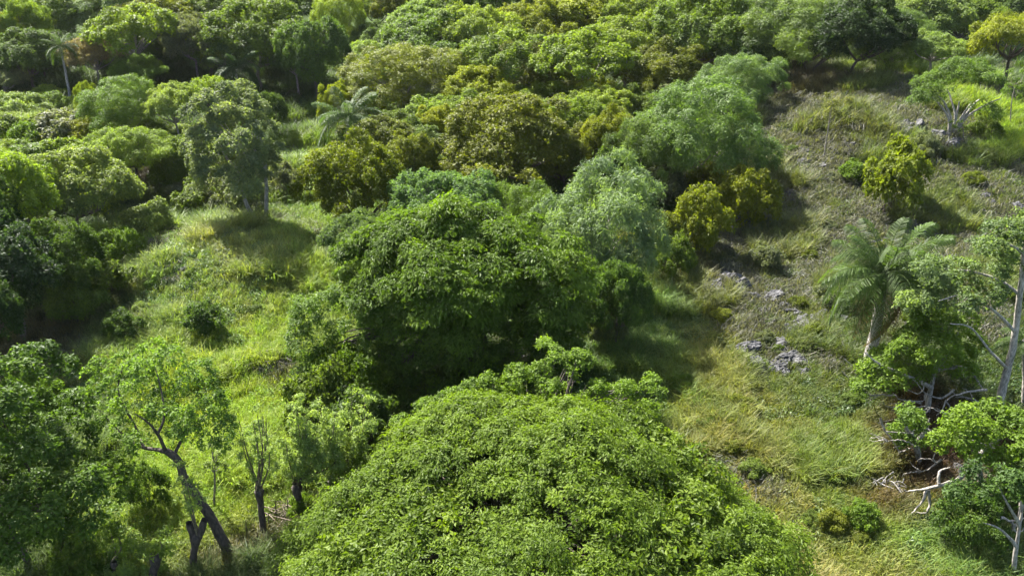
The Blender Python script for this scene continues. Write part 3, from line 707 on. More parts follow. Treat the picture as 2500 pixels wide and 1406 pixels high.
# saplings
def sapling(base_uv, top_v, wpx, colour, label, seed, bark='grey', lean=0):
    b = gp(*base_uv); r = np.random.default_rng(seed); H = at(base_uv[0]+lean, top_v, b[1])-b; R = wpx*depth(b)/FPX/2
    e = special('sapling', b, label, 'sapling')
    c = curve_pts([np.array([0, 0, -.2]), H*.5+r.normal(size=3)*.15, H*.92], 6); mb = MB().tube(c, np.linspace(.07, .025, len(c)), 6)
    L = []
    for k in range(9):
        q = H*r.uniform(.62, 1)+np.array([*r.normal(size=2)*R*.55, 0]); L.append([*q, R*.36]); mb.tube(curve_pts([H*.6, (H*.6+q)/2, q], 3), np.linspace(.03, .01, 7), 4)
    obj('trunk', mb.mesh('trunk', BARK), e, BARKC[bark]); obj('crown', foliage(r, np.array(L), 'shrub', .55, .8), e, colour)
sapling((2010, 395), 235, 75, (.11, .12, .03), 'thin leafed sapling standing on the open rocky slope', 91, lean=25)
sapling((2470, 325), 180, 60, C_['fresh'], 'thin sapling at the right edge in bright grass', 92, lean=14)
sapling((520, 1240), 1090, 50, C_['pale'], 'slender sapling just right of the leaning trunk', 93)
sapling((2350, 355), 300, 40, C_['mid'], 'little sapling on the rock of the multi-stemmed tree', 94)

# pale trunk tree and its neighbours at the right edge
b = gp(2438, 1015); r = np.random.default_rng(101); Y0 = b[1]
e = special('pale_trunk_tree', b, 'tree with tall leaning pale trunk and bare limbs at the right edge')
q = curve_pts([at(u, v, Y0)-b for u, v in [(2436, 1040), (2445, 960), (2468, 870), (2480, 800), (2492, 700), (2502, 600), (2512, 520)]], 5)
obj('trunk', MB().tube(q, np.linspace(.25, .09, len(q)), 10).mesh('trunk', BARK), e, (.30, .28, .25))
for path in [[(2478, 810, 0), (2440, 770, -.4), (2400, 740, -.8), (2350, 720, -1), (2290, 735, -1)], [(2490, 720, 0), (2450, 690, .4), (2400, 670, .8), (2330, 660, 1.2), (2270, 690, 1.2)],
             [(2470, 860, 0), (2500, 830, .5), (2540, 800, .8)], [(2500, 620, 0), (2470, 600, -.3), (2430, 590, -.5)], [(2460, 900, 0), (2420, 860, -1), (2370, 800, -1.6), (2320, 790, -2)]]:
    q = curve_pts([at(u, v, Y0+k)-b for u, v, k in path], 5)
    obj('limb', MB().tube(q, np.linspace(.10, .025, len(q)), 6).mesh('limb', BARK), e, (.28, .26, .235))
L = []
for u, v, k in [(2440, 580, -.3), (2470, 560, 0), (2500, 570, .4), (2410, 600, -.5), (2455, 630, 0), (2495, 610, 0), (2490, 640, .5), (2380, 650, .5), (2340, 660, 1), (2300, 670, 1), (2270, 690, 1), (2320, 700, .6), (2370, 690, .4), (2420, 670, .2), (2260, 730, .6), (2300, 735, 0), (2240, 740, .6), (2350, 730, -.5), (2420, 720, -.6), (2530, 560, .5), (2540, 640, 0)]:
    for _ in range(2):
        L.append([*(at(u+r.normal()*10, v+r.normal()*9, Y0+k+r.normal()*.5)-b), r.uniform(.6, .95)])
obj('crown', foliage(r, np.array(L), 'silver', .75, .7), e, (.105, .15, .055))

def limb_tree(name, base_uv, limbs, lobes, colour, label, seed, bark=(.25, .235, .21), r0=.14, lr=(.55, .95), mat=LEAF, style='round', per=.9, leaf=.72):
    b = gp(*base_uv); r = np.random.default_rng(seed); Y0 = b[1]
    e = special(name, b, label)
    first = True
    for path in limbs:
        q = curve_pts([at(u, v, Y0+k)-b for u, v, k in path], 5); q[0, 2] -= .1
        obj('trunk' if first else 'limb', MB().tube(q, np.linspace(r0, r0*.2, len(q)) if not first else np.linspace(r0*1.5, r0*.6, len(q)), 7).mesh('trunk', BARK), e, bark); first = False
    L = []
    for u, v, k in lobes:
        for _ in range(2): L.append([*(at(u+r.normal()*9, v+r.normal()*8, Y0+k+r.normal()*.5)-b), r.uniform(*lr)])
    obj('crown', foliage(r, np.array(L), style, per, leaf, mat=mat), e, colour); return e
limb_tree('bright_tree', (2260, 1010), [[(2262, 1015, 0), (2270, 960, .1), (2285, 900, .3)],
   [(2285, 900, .3), (2240, 860, .4), (2190, 840, .8)], [(2285, 900, .3), (2320, 860, .5), (2340, 810, 1)], [(2275, 945, 0), (2220, 920, -.4), (2150, 890, -.6), (2110, 860, -.6)],
   [(2290, 900, .3), (2360, 900, 0), (2400, 950, -.2)]],
   [(2250, 790, 1), (2290, 770, 1), (2330, 780, 1), (2360, 790, 1), (2380, 830, .7), (2230, 830, .8), (2270, 830, .5), (2310, 840, .4), (2350, 860, .2), (2200, 860, .4), (2240, 870, .2), (2160, 880, 0), (2130, 910, -.2), (2180, 910, -.3), (2220, 910, -.4), (2120, 940, -.5), (2160, 940, -.6), (2270, 880, -.2), (2300, 900, -.4), (2340, 900, -.3)],
   (.105, .165, .018), 'bright green crooked tree right of the near palm trunk', 111, lr=(.6, .95))
limb_tree('bright_tree', (2400, 1230), [[(2398, 1240, 0), (2395, 1180, .1), (2390, 1110, .2)], [(2390, 1110, .2), (2350, 1080, .2), (2310, 1060, .3)], [(2390, 1110, .2), (2440, 1070, .3), (2490, 1050, .4)]],
   [(2310, 1060, .2), (2340, 1040, .3), (2380, 1020, .6), (2420, 1015, .8), (2460, 1030, .6), (2495, 1050, .4), (2350, 1080, -.2), (2400, 1060, 0), (2440, 1070, 0), (2480, 1085, -.1), (2520, 1060, 0), (2385, 1095, -.4), (2430, 1105, -.5)],
   (.10, .16, .016), 'low bright green tree over the right edge shade below the pale trunk', 112, lr=(.6, .95))
limb_tree('bright_tree', (2245, 1135), [[(2243, 1140, 0), (2240, 1100, .05), (2225, 1050, .1)], [(2240, 1100, 0), (2210, 1040, .2), (2200, 1010, .3)], [(2235, 1080, 0), (2260, 1050, .1), (2270, 1020, .1)]],
   [(2205, 1000, .3), (2225, 1010, .2), (2245, 1025, .1), (2215, 1045, 0), (2250, 1060, -.1), (2235, 1080, -.2), (2200, 1060, 0)],
   (.085, .14, .02), 'small green tree among bare grey limbs, left of the low bright tree', 113, lr=(.4, .6))
limb_tree('broadleaf_tree', (2470, 1420), [[(2470, 1430, 0), (2482, 1330, .1), (2495, 1250, .2)], [(2482, 1330, 0), (2440, 1290, 0), (2400, 1275, -.2)], [(2490, 1280, 0), (2460, 1230, -.2), (2440, 1190, -.2)]],
   [(2490, 1180, .5), (2450, 1170, .5), (2400, 1160, .6), (2420, 1210, 0), (2380, 1200, .3), (2500, 1220, 0), (2350, 1190, .4)],
   (.05, .09, .02), 'grey trunked tree at the lower right edge with dark foliage', 114, lr=(.5, .7), r0=.085)

# dead limbs lying and hanging at the right
def dead_branch(paths, Yb, label, seed, r0=.09, name='dead_branch', col=(.25, .232, .205)):
    r0 *= 1.35
    r = np.random.default_rng(seed); b = gp(*Yb); Y0 = b[1]
    e = special(name, b, label, 'branch')
    for i_, path in enumerate(paths):
        q = curve_pts([at(u, v, Y0+k)-b for u, v, k in path], 4); q += r.normal(size=q.shape)*.02
        obj('stem' if i_ == 0 else 'twig', MB().tube(q, np.linspace(r0 if i_ == 0 else r0*.6, r0*.18, len(q)), 6).mesh('stem', BARK), e, col)
dead_branch([[(2350, 1145, 0), (2340, 1170, 0), (2290, 1185, 0), (2250, 1195, 0), (2212, 1200, .1)], [(2265, 1195, 0), (2250, 1225, -.3), (2225, 1252, -.5)], [(2265, 1195, 0), (2270, 1230, -.3), (2260, 1252, -.5), (2235, 1250, -.5)], [(2290, 1180, 0), (2295, 1150, .3), (2320, 1140, .3)]], (2270, 1250), 'pale forked dead branch hanging over red-brown litter at lower right', 121, .11)
dead_branch([[(2330, 950, 0), (2300, 970, 0), (2260, 960, .1), (2230, 925, .2)], [(2260, 960, 0), (2252, 980, -.1), (2200, 975, -.2), (2180, 960, -.2)], [(2250, 930, 0), (2255, 950, -.1), (2240, 960, -.1), (2200, 945, 0)]], (2260, 1040), 'pale bare branch reaching left under the bright crooked tree', 122, .06)
dead_branch([[(2410, 952, 0), (2370, 955, 0), (2320, 970, 0), (2305, 990, -.1)], [(2310, 980, 0), (2325, 1005, -.2), (2315, 1030, -.3)], [(2310, 975, 0), (2300, 1000, -.2), (2285, 1015, -.3)]], (2330, 1060), 'pale bare branch with three drooping tips left of the pale trunk', 123, .06)
dead_branch([[(2150, 1020, 0), (2160, 1050, 0), (2185, 1085, 0), (2195, 1105, 0), (2180, 1125, 0)], [(2195, 1105, 0), (2220, 1095, 0), (2258, 1090, 0)], [(2160, 1052, 0), (2190, 1055, 0), (2230, 1056, 0)]], (2200, 1140), 'thin zigzag pale branch over the leaf litter', 124, .05)
dead_branch([[(2090, 900, 0), (2100, 930, 0), (2130, 980, 0)], [(2055, 905, 0), (2085, 940, 0), (2115, 970, 0)], [(2060, 875, 0), (2080, 890, 0), (2110, 900, 0)]], (2120, 990), 'grey dead sticks leaning at the foot of the near palm', 125, .05)
dead_branch([[(2495, 1220, 0), (2485, 1270, 0), (2460, 1310, 0)], [(2440, 1260, 0), (2470, 1272, 0), (2500, 1262, 0)], [(2470, 1272, 0), (2480, 1300, 0), (2500, 1290, 0)]], (2480, 1350), 'broken grey branches in the lower right edge shade', 126, .09)
dead_branch([[(2330, 1060, 0), (2440, 1100, 0), (2455, 1130, 0)], [(2440, 1100, 0), (2460, 1120, 0), (2470, 1140, 0)]], (2440, 1160), 'short pale stick under the low bright tree', 127, .04)

rd = random.Random(8)
TANG = ['crooked grey dead limb tangled below the bright crooked tree', 'twisted bare limb hanging beside the near palm foot', 'pale twisted limb over the leaf litter edge', 'bare limb curling under the pale trunk', 'grey limb sprawling at the litter top', 'knotted bare limb above the forked dead branch', 'thin pale limb crossing in front of the low bright tree']
for k, (u, v) in enumerate([(2250, 985), (2190, 965), (2240, 1095), (2410, 985), (2290, 1060), (2300, 1120), (2340, 1010)]):
    ps_ = []
    for m_ in range(5):
        a = [(u, v, 0)] if m_ == 0 else [ps_[0][rd.randrange(1, 4)]]
        ang = rd.uniform(2.2, 4.4) if m_ else rd.uniform(2.7, 3.6)
        for _ in range(4 if m_ == 0 else 3):
            ang += rd.uniform(-.7, .7); st_ = rd.uniform(16, 30)*(1 if m_ == 0 else .7); q = a[-1]; a.append((q[0]+math.cos(ang)*st_, q[1]+math.sin(ang)*st_*.7, q[2]+rd.uniform(-.25, .25)))
        ps_.append(a)
    dead_branch(ps_, (u, v+55), TANG[k], 140+k, .045)
def brush_pile(u, v, wpx, label, seed, n=38, col=(.24, .20, .15)):
    b = gp(u, v); r = np.random.default_rng(seed); R = wpx*depth(b)/FPX/2; e = special('brush_pile', b, label, 'brush pile')
    for k in range(n):
        a = r.uniform(0, 6.28); L_ = r.uniform(.5, 1.3)*R; c = np.array([r.normal()*R*.35, r.normal()*R*.3, r.uniform(.1, .5)])
        d = np.array([math.cos(a), math.sin(a)*.8, r.uniform(-.1, .3)])*L_/2
        q = curve_pts([c-d, c+r.normal(size=3)*.12, c+d], 3)
        obj('stick', MB().tube(q, np.linspace(.04, .012, len(q)), 5).mesh('stick', BARK), e, np.array(col)*r.uniform(.6, 1.3))
brush_pile(230, 572, 100, 'heap of pale dead sticks at the edge of the left scrub', 131)
brush_pile(690, 1255, 110, 'heap of dry sticks between the two pollard stumps', 132, col=(.16, .13, .10))
brush_pile(2170, 1060, 110, 'tangle of bare grey twigs left of the small green tree', 133, n=30, col=(.2, .18, .165))
brush_pile(2160, 1190, 100, 'grey twig tangle left of the forked dead branch', 134, n=26, col=(.2, .19, .18))
for k, (u, v, h) in enumerate([(672, 1262, 40), (702, 1270, 50), (722, 1258, 38), (600, 1310, 40), (655, 1290, 36), (628, 1330, 30)]):
    b = gp(u, v); H = (at(u, v-h, b[1])-b); c = curve_pts([np.array([0, 0, -.2]), H*.5+np.array([.02, 0, 0]), H], 4)
    o = obj('wooden_stake', MB().tube(c, np.linspace(.035, .022, len(c)), 6).mesh('wooden_stake', BARK), None, (.10, .08, .06), loc=b)
    tag(o, ['thin upright stake left of the stick heap by the pollards', 'tallest thin stake in the middle of the pollard stick heap', 'thin stake on the right of the pollard stick heap', 'thin stake left of the slim pollard stump', 'thin stake right of the slim pollard stump', 'short stake at the foot of the slim pollard stump'][k], 'stake', 'stakes by the pollards')

# ------------------------------------------------------------------ palms
def frond_mesh(r, Lf, droop, name='frond'):
    t = np.linspace(0, 1, 16); mb = MB()
    x = Lf*(t*.62+.28*np.sin(t*1.45)); z = Lf*(.58*t-droop*1.15*t**2.0)
    P = np.stack([x, 0.04*np.sin(t*3)*Lf, z], 1); mb.tube(P, np.linspace(.035, .008, 16)*Lf/3, 4)
    V = [np.concatenate(mb.V)]; F = [np.concatenate(mb.F)]; n = len(V[0]); ti = [np.full(len(F[0]), .75)]
    T_ = np.gradient(P, axis=0); T_ = unit(T_)
    for k in np.linspace(1.4, 15, 66):
        i0 = min(int(k), 14); f = k-i0; p = P[i0]*(1-f)+P[i0+1]*f; tg = T_[i0]; s = k/15
        ll = Lf*.29*math.sin(math.pi*(.12+.82*s))**.7*r.uniform(.85, 1.1)
        for sd in (-1, 1):
            d = unit(np.array([0, sd, 0])*.9+tg*.55+np.array([0, 0, r.uniform(-.1, .35)]))
            wv = unit(np.cross(d, np.array([0, 0, 1])+r.normal(size=3)*.3))*.016*Lf/3
            m_ = p+d*ll*.55-np.array([0, 0, ll*.08]); e_ = p+d*ll*.85-np.array([0, 0, ll*.6])
            V.append(np.array([p-wv*.5, p+wv*.5, m_+wv, m_-wv, e_+wv*.2, e_-wv*.2])); F.append(np.array([[0, 1, 2, 3], [3, 2, 4, 5]])+n); n += 6
            ti.append(np.full(2, np.clip(.45+r.normal()*.2, 0, 1)))
    return mesh_np(name, np.concatenate(V), np.concatenate(F), LEAF, tint=np.concatenate(ti))
rp = np.random.default_rng(77); FR = [frond_mesh(rp, 3.0, d) for d in (.32, .6, .88, 1.1)]
def palm(base_uv, crown_uv, wpx, label, seed, colour=(.048, .085, .016), n=20, rad=.2, trunkc=(.33, .30, .28)):
    b = gp(*base_uv); r = np.random.default_rng(seed); c = at(crown_uv[0], crown_uv[1], b[1])-b; Lf = wpx*depth(b)/FPX/2/.80
    e = special('palm_tree', b, label, 'palm tree')
    q = curve_pts([np.array([0, 0, -.3]), c*.4+np.array([.05, 0, 0]), c*.85], 6); rr = rad*(1.0-.3*np.linspace(0, 1, len(q))+.12*np.sin(np.linspace(0, 3.1, len(q)))); rr[0] *= 1.25
    obj('trunk', MB().tube(q, rr, 10).mesh('trunk', BARK), e, trunkc)
    q = curve_pts([c*.84, c*.92, c*1.0], 4); obj('crownshaft', MB().tube(q, np.linspace(rad*.72, rad*.4, len(q)), 9).mesh('crownshaft', BARK), e, (.10, .14, .05))
    for k in range(n):
        f = k/n; i_ = min(3, int(f*4)); o = obj('frond', FR[i_], e, np.array(colour)*r.uniform(.8, 1.25))
        o.location = c; o.scale = (Lf/3*r.uniform(.88, 1.08),)*3
        if n > 30 and k >= n-4: o.color = (.13, .09, .045, 1); o.name = 'dead_frond'
        o.rotation_euler = (r.normal()*.12, (.75 if n > 30 and k >= n-4 else -.55 if f < .2 else -.1 if f < .5 else .18)+r.normal()*.1, k*2.39996+r.normal()*.12)
palm((2116, 905), (2162, 668), 262, 'grey trunked palm with full feathery crown on the right slope', 201, n=40, rad=.34, trunkc=(.44, .41, .38), colour=(.046, .078, .016))
palm((173, 252), (148, 115), 76, 'tall thin palm with grey trunk in the upper left wood', 202, colour=(.038, .065, .014), n=18, rad=.17, trunkc=(.24, .23, .22))
palm((585, 260), (575, 165), 120, 'dark palm crown showing in front of the tall mid green tree', 203, colour=(.032, .06, .014), n=18)
palm((845, 395), (850, 285), 150, 'palm half hidden among olive trees at the gully side', 204, colour=(.05, .085, .022), n=20)
palm((2505, 990), (2500, 830), 110, 'small palm half out of frame behind the pale trunk', 205, colour=(.06, .10, .025), n=13)

# ------------------------------------------------------------------ limestone outcrops
import bmesh
def rock_mesh(seed):
    bm = bmesh.new(); bmesh.ops.create_icosphere(bm, subdivisions=3, radius=1); r = np.random.default_rng(seed)
    ks = r.normal(size=(9, 3))*2.2; ph = r.uniform(0, 6.28, 9)
    for v in bm.verts:
        p = np.array(v.co); d = 1+.13*sum(math.sin(k@p+f) for k, f in zip(ks, ph))/1.4
        d *= 1-.28*abs(math.sin(3.1*p[0]+seed)*math.sin(3.7*p[1]+seed*2))
        v.co = Vector(p*d*np.array([1, .85, .8]))
    me = bpy.data.meshes.new('stone'); bm.to_mesh(me); bm.free(); me.materials.append(ROCK); return me
RK = [rock_mesh(s) for s in range(5)]
OUT = []
def outcrop(u, v, wpx, n, label, seed, hgt=.6):
    b = gp(u, v); r = np.random.default_rng(seed); R = wpx*depth(b)/FPX/2*1.1; n = int(n*1.8); OUT.append((b[0], b[1], R))
    e = special('rock_outcrop', b, label, 'rock')
    for k in range(n):
        x, y = r.normal()*R*.55, r.normal()*R*.5; s = R*r.uniform(.2, .5)
        o = obj('stone', RK[int(r.integers(5))], e); o.location = (x, y, float(ground_z(b[0]+x, b[1]+y))-b[2]+s*.02)
        o.scale = (s, s*r.uniform(.7, 1), s*r.uniform(.6, 1.1)*hgt/.6); o.rotation_euler = (r.uniform(-.3, .3), r.uniform(-.3, .3), r.uniform(0, 6.28))
for a in [(2195, 322, 100, 9, 'pale pitted limestone rocks on the upper slope', 301, .8), (2335, 372, 120, 10, 'grey rock heap under the multi-stemmed tree', 302, .6), (2150, 352, 70, 5, 'dark low rock left of the pale pitted rocks', 303, .6),
          (2100, 562, 110, 10, 'grey stone scatter above the near palm, left patch', 304, .45), (2235, 558, 110, 10, 'grey stone scatter above the near palm, right patch', 305, .45), (1745, 705, 130, 9, 'dark rock mass at the foot of the slope', 306, .7),
          (1880, 735, 110, 9, 'grey boulders left of the near palm', 307, .6), (1960, 795, 130, 10, 'line of grey boulders below the palm crown', 308, .6), (1900, 880, 130, 9, 'dark jagged rocks below the boulder line', 309, .65),
          (2005, 405, 100, 7, 'rocks around the thin slope sapling', 310, .5), (1925, 480, 90, 7, 'grey rocks on the middle slope left of the lone bush', 311, .5), (2395, 500, 110, 6, 'low rocks at the right of the middle slope', 312, .45),
          (2080, 1160, 60, 4, 'small dark rock in grass left of the litter', 313, .5), (2420, 390, 80, 5, 'low rocks right of the multi-stemmed tree', 314, .4), (2090, 700, 60, 4, 'small rocks under the palm crown', 315, .5),
          (1790, 560, 110, 6, 'shaded rocks below the two slope bushes', 316, .5), (2350, 1165, 90, 5, 'grey rocks in the shade behind the forked dead branch', 317, .6),
          (640, 640, 70, 4, 'dark stones on the left mound', 318, .35), (470, 640, 70, 4, 'brown stones on the left flank of the mound', 319, .35)]:
    outcrop(*a)
ro = np.random.default_rng(66)
for k in range(30):
    while True:
        u, v = ro.uniform(1720, 2420), ro.uniform(330, 860)
        if inside(u, v, [(1740, 640), (1880, 330), (2300, 380), (2440, 560), (2240, 640), (2000, 860), (1830, 850)]): break
    outcrop(u, v, ro.uniform(50, 90), 4, 'low dark weathered rock patch scattered over the right slope', 400+k, .4)
for o_ in bpy.data.objects:
    if o_.get('label', '').startswith('low dark weathered rock patch'): o_['group'] = 'rock patches of the right slope'
b = gp(669, 957); o = obj('white_stone', RK[2], None, loc=b+np.array([0, 0, .1])); o.scale = (.14, .1, .12)
wm, wt_, wo = newmat('white_stone'); pbw = N(wt_, 'ShaderNodeBsdfPrincipled', i_Roughness=.8); nw = N(wt_, 'ShaderNodeTexNoise', i_Scale=5); rw = N(wt_, 'ShaderNodeValToRGB')
rw.color_ramp.elements[0].color = (.5, .5, .48, 1); rw.color_ramp.elements[1].color = (.85, .85, .83, 1); wt_.links.new(nw.outputs[0], rw.inputs[0]); wt_.links.new(rw.outputs[0], pbw.inputs[0]); wt_.links.new(pbw.outputs[0], wo.inputs[0])
o.data = o.data.copy(); o.data.materials.clear(); o.data.materials.append(wm); tag(o, 'tiny white stone in the bright left meadow', 'stone')

# ------------------------------------------------------------------ the rest of the wood, packed behind the trees above
FOREST = [[(-250, -60), (830, -60), (800, 215), (690, 245), (200, 232), (-250, 215)],
          [(960, 60), (1100, -60), (1800, -60), (1840, 195), (1560, 330), (1500, 430), (1100, 440), (900, 480), (840, 330), (900, 190)],
          [(1800, -60), (2750, -60), (2750, 60), (2330, 120), (2180, 170), (1840, 190)],
          [(-300, -62), (-300, -130), (2800, -130), (2800, -62)]]
fillc = [('mid', 'mid green'), ('dark', 'dark green'), ('lime', 'lime green'), ('olive', 'olive'), ('bluish', 'bluish feathery'), ('pale', 'pale green')]
rf = np.random.default_rng(9); FILL = []
cand = np.stack([rf.uniform(-175, 175, 6000), rf.uniform(78, 300, 6000)], 1)
for x, y in cand:
    u, v = pix((x, y, float(ground_z(x, y))))
    if u < -120 or u > 2620 or (690 < u < 880 and v > 120) or not any(inside(u, v, p) for p in FOREST): continue
    wd_ = rf.uniform(9, 15) if y > 128 else rf.uniform(5.5, 8)
    if any((x-a)**2+(y-b_)**2 < (.46*(c+wd_/2))**2 for a, b_, c in KEEP) or any((x-q[0])**2+(y-q[1])**2 < (.46*(q[2]+wd_)/2)**2 for q in FILL): continue
    FILL.append((x, y, wd_, wd_*(rf.uniform(.9, 1.15) if y > 125 else rf.uniform(.65, .9))))
# keep only the trees that something is seen of: paint crowns near to far on a coarse grid
buf = np.full((176, 313), -2); gx, gy = np.meshgrid(np.arange(313)*8+4, np.arange(176)*8+4)
allt = [(a, b_, c*2, c*1.7, -1) for a, b_, c in KEEP]+[(*f, k) for k, f in enumerate(FILL)]
for x, y, W_, H_, k in sorted(allt, key=lambda q: q[1]):
    c0 = (x, y, float(ground_z(x, y))+H_*.58); u, v = pix(c0); d = depth(c0)
    m_ = (((gx-u)/(W_/2*FPX/d))**2+((gy-v)/(H_*.42*FPX/d))**2 < .22) & (buf == -2); buf[m_] = k
seen = np.bincount(buf[buf >= 0].ravel(), minlength=len(FILL))
order = [k for k in np.argsort(-seen) if seen[k] >= 2][:290]
for k in order:
    x, y, wd_, ht = FILL[k]; u, v = pix((x, y, float(ground_z(x, y))))
    if 1050 < u < 1800 and v < 330: pr = [.16, .04, .50, .18, .02, .10]; zone = 'yellow-green wood at top centre'
    elif u >= 1800: pr = [.3, .25, .08, .05, .2, .12]; zone = 'ridge wood at top right'
    elif u >= 820: pr = [.30, .12, .22, .14, .05, .17]; zone = 'wood beside the gully head'
    elif u >= 400: pr = [.32, .2, .18, .1, .05, .15]; zone = 'wood left of the gully'
    else: pr = [.32, .2, .18, .1, .05, .15]; zone = 'wood round the tall thin palm'
    q = int(rf.choice(6, p=pr)); st = {'olive': 'olive', 'bluish': 'feather'}.get(fillc[q][0], str(rf.choice(['round', 'fan', 'silver', 'umbrella'], p=[.45, .3, .15, .1])))
    row = 'back' if y > 160 else 'middle' if y > 125 else 'front'
    if y < 105 and u > 800: q = int(rf.choice([3, 2, 0])); st = 'olive'
    plant('forest_tree', st, (x, y), wd_, ht, fillc[q][0], '%s tree crowded into the %s rows of the %s' % (fillc[q][1], row, zone),
          group='%s trees, %s rows, %s' % (fillc[q][1], row, zone), bark='mid')
print('filler trees', len(order), 'of', len(FILL))

# ------------------------------------------------------------------ grass and low growth (nobody could count them)
def tuft(r, n, rad, h, wd):
    V = []; F = []; ti = []; k = 0
    for _ in range(n):
        a = r.uniform(0, 6.28); q = np.array([math.cos(a), math.sin(a), 0])*rad*math.sqrt(r.random()); hh = h*r.uniform(.55, 1.15)
        lean = unit(np.array([*r.normal(size=2), 0]))*hh*r.uniform(.25, .85); w_ = unit(np.cross(lean, [0, 0, 1]))*wd
        m_ = q+lean*.35+np.array([0, 0, hh*.62]); e_ = q+lean+np.array([0, 0, hh*r.uniform(.7, 1)])
        V += [q-w_, q+w_, m_+w_*.8, m_-w_*.8, e_+w_*.15, e_-w_*.15]; F += [[k, k+1, k+2, k+3], [k+3, k+2, k+4, k+5]]; k += 6
        t_ = np.clip(.5+r.normal()*.2, 0, 1); ti += [t_, t_]
    return mesh_np('tuft', np.array(V), np.array(F), GRASSM, tint=ti)
def weed(r, R, H, n, ln):
    d = unit(r.normal(size=(n, 3))); d[:, 2] = np.abs(d[:, 2]); P = d*np.array([R, R, H])*r.uniform(.45, 1, n)[:, None]
    nn = unit(d*.5+np.array([0, 0, .7])+r.normal(size=(n, 3))*.6); ax = unit(d*np.array([1, 1, .2])+r.normal(size=(n, 3))*.5)
    return leaves_mesh('weed', P, nn, ax, ln*r.uniform(.7, 1.3, n), ln*.5*r.uniform(.7, 1.2, n), np.clip(.5+r.normal(0, .2, n), 0, 1), WEEDM)
rt = np.random.default_rng(15)
TUFTS = [tuft(rt, 46, .42, .5, .016) for _ in range(3)] + [tuft(rt, 60, .38, .95, .015) for _ in range(2)]
WEEDS = [weed(rt, .55, .45, 70, .2), weed(rt, .45, .6, 60, .18), weed(rt, .8, .4, 100, .2)]
def scatter(name, protos, P, idx, scl, colr, label, cat):
    P = np.asarray(P, np.float32); n = len(P); me = bpy.data.meshes.new(name); me.vertices.add(n); me.vertices.foreach_set('co', P.ravel())
    a = me.attributes.new('col', 'FLOAT_COLOR', 'POINT'); c4 = np.ones((n, 4), np.float32); c4[:, :3] = colr; a.data.foreach_set('color', c4.ravel())
    a = me.attributes.new('idx', 'INT', 'POINT'); a.data.foreach_set('value', np.asarray(idx, np.int32))
    a = me.attributes.new('scl', 'FLOAT', 'POINT'); a.data.foreach_set('value', np.asarray(scl, np.float32))
    ro = np.zeros((n, 3), np.float32); ro[:, 2] = rt.uniform(0, 6.28, n); ro[:, :2] = rt.normal(0, .15, (n, 2))
    a = me.attributes.new('rot', 'FLOAT_VECTOR', 'POINT'); a.data.foreach_set('vector', ro.ravel())
    me.materials.append(GRASSM)
    o = obj(name, me); ng = bpy.data.node_groups.new(name, 'GeometryNodeTree')
    ng.interface.new_socket('Geometry', in_out='INPUT', socket_type='NodeSocketGeometry'); ng.interface.new_socket('Geometry', in_out='OUTPUT', socket_type='NodeSocketGeometry')
    gi = ng.nodes.new('NodeGroupInput'); go = ng.nodes.new('NodeGroupOutput'); ip = ng.nodes.new('GeometryNodeInstanceOnPoints')
    mp = ng.nodes.new('GeometryNodeMeshToPoints'); ng.links.new(gi.outputs[0], mp.inputs[0]); ng.links.new(mp.outputs[0], ip.inputs['Points'])
    jn = ng.nodes.new('GeometryNodeJoinGeometry')
    for pm in reversed(protos):
        po = bpy.data.objects.new('proto_'+name, pm); oi = ng.nodes.new('GeometryNodeObjectInfo'); oi.inputs['Object'].default_value = po; oi.inputs['As Instance'].default_value = True
        ng.links.new(oi.outputs['Geometry'], jn.inputs[0])
    ng.links.new(jn.outputs[0], ip.inputs['Instance']); ip.inputs['Pick Instance'].default_value = True
    def attr(nm, ty):
        q = ng.nodes.new('GeometryNodeInputNamedAttribute'); q.data_type = ty; q.inputs[0].default_value = nm; return q.outputs[0]
    ng.links.new(attr('idx', 'INT'), ip.inputs['Instance Index']); ng.links.new(attr('scl', 'FLOAT'), ip.inputs['Scale']); ng.links.new(attr('rot', 'FLOAT_VECTOR'), ip.inputs['Rotation'])
    ng.links.new(ip.outputs[0], go.inputs[0]); md = o.modifiers.new('scatter', 'NODES'); md.node_group = ng
    tag(o, label, cat, kind='stuff'); return o
def open_points(n, ymax, power):
    x = rt.uniform(-95, 95, n*4); y = 20+(ymax-20)*rt.random(n*4)**power
    keep = np.abs(x) < y*.68+8
    return x[keep][:n], y[keep][:n]
def vnoise(x, y, f, s): return .5+.25*(np.sin(x*f+s)+np.sin(y*f*1.3+s*2)+np.sin((x+y)*f*.8+s*3)+np.sin((x-y)*f*1.1-s))/1.4
def off_rocks(x, y, p):
    k = np.ones(len(x), bool)
    for a, b_, R_ in OUT: k &= ~((((x-a)/R_)**2+((y-b_)/R_)**2 < .22) & (rt.random(len(x)) < p))
    return x[k], y[k]
x, y = off_rocks(*open_points(66000, 125, 1.5), .8); z = ground_z(x, y)
far = 1+np.clip((y-45)/70, 0, 1)*.9
cl = sward(x, y)*rt.uniform(.75, 1.3, len(x))[:, None]*np.stack([rt.uniform(.9, 1.2, len(x)), np.ones(len(x)), rt.uniform(.8, 1.2, len(x))], 1)
tall = (vnoise(x, y, .5, 1.7) > .62)
idx = np.where(tall, rt.integers(3, 5, len(x)), rt.integers(0, 3, len(x)))
scatter('grass', TUFTS, np.stack([x, y, z], 1), idx, far*rt.uniform(.55, 1.3, len(x))*np.where(tall, 1.15, 1), cl, 'grass sward of the meadows and the rocky slope', 'grass')
x, y = off_rocks(*open_points(24000, 125, 1.5), .8); wn = vnoise(x, y, .33, 4.1)*.6+vnoise(x, y, .9, 2.2)*.4; kp = wn > .47
x, y = x[kp], y[kp]; z = ground_z(x, y); far = 1+np.clip((y-45)/70, 0, 1)*.8
cl = sward(x, y)*rt.uniform(.55, 1.15, len(x))[:, None]*np.array([.78, .92, 1.15])
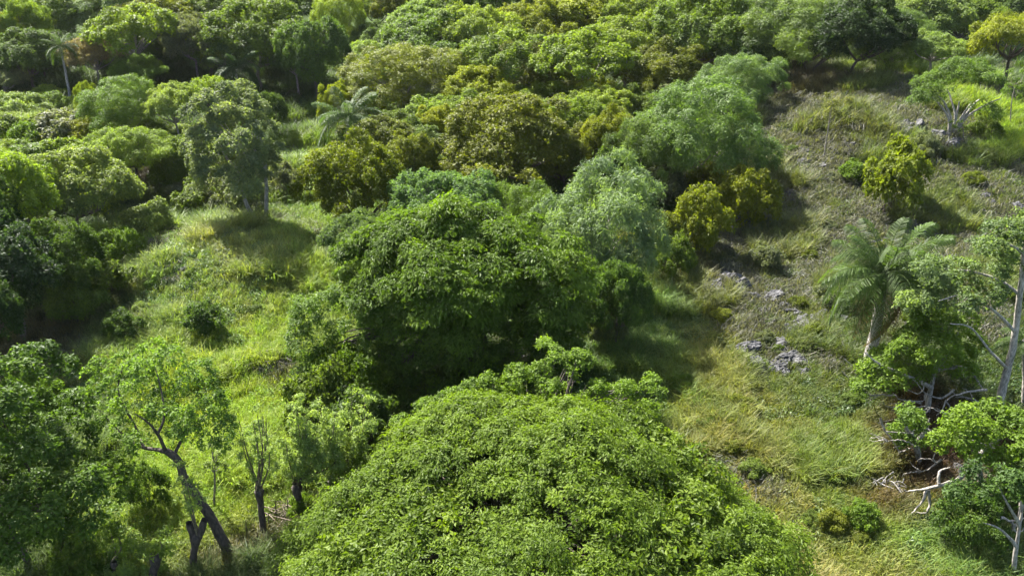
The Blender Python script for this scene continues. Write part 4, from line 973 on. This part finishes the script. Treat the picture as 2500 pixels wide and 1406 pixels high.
scatter('undergrowth', WEEDS, np.stack([x, y, z], 1), rt.integers(0, 3, len(x)), far*rt.uniform(.45, 1.2, len(x)), cl, 'low weeds and creepers mixed into the grass', 'weeds')

def brush(r, R, H, n):
    V = []; F = []; k = 0
    for _ in range(n):
        a = r.uniform(0, 6.28); q = np.array([*r.normal(size=2)*R*.5, 0]); d = np.array([math.cos(a), math.sin(a), r.uniform(-.1, .5)])*R*r.uniform(.4, 1)
        w_ = unit(np.cross(d, [0, 0, 1])+r.normal(size=3)*.3)*.02; m_ = q+d*.5+np.array([0, 0, H*r.uniform(.5, 1)]); e_ = q+d
        V += [q-w_, q+w_, m_+w_*.9, m_-w_*.9, e_+w_*.3, e_-w_*.3]; F += [[k, k+1, k+2, k+3], [k+3, k+2, k+4, k+5]]; k += 6
    return mesh_np('brush', np.array(V), np.array(F), GRASSM, tint=np.clip(.5+r.normal(0, .2, len(F)), 0, 1))
BRUSH = [brush(rt, .8, .45, 70), brush(rt, 1.0, .35, 80), brush(rt, .6, .6, 50)]
x, y = open_points(30000, 120, 1.4); wn = vnoise(x, y, .42, 7.7)*.55+vnoise(x, y, 1.3, 3.1)*.45
slope = 1.15*sstep(12, 20, x)*sstep(40, 50, y); mound = .75*np.exp(-((x+23)/9)**2-((y-61)/7)**2)
kp = (wn+.25*np.maximum(slope, mound)-.25*(1-np.maximum(slope, mound))) > .65
x, y = x[kp], y[kp]; z = ground_z(x, y)
gmix = rt.random(len(x))[:, None]
cl = (np.array([.085, .085, .05])*(1-gmix)+np.array([.115, .112, .105])*gmix)*rt.uniform(.6, 1.4, len(x))[:, None]
scatter('dry_brush', BRUSH, np.stack([x, y, z], 1), rt.integers(0, 3, len(x)), rt.uniform(.5, 1.3, len(x))*(1+np.clip((y-45)/70, 0, 1)*.5), cl, 'dry grey-brown stems matted over slope and mound', 'dry brush')
# weedy scrub thicket round the left clearing
print('unique triangles', sum(len(p.vertices) for p in [])+sum(len(m.polygons)*2 for m in bpy.data.meshes))
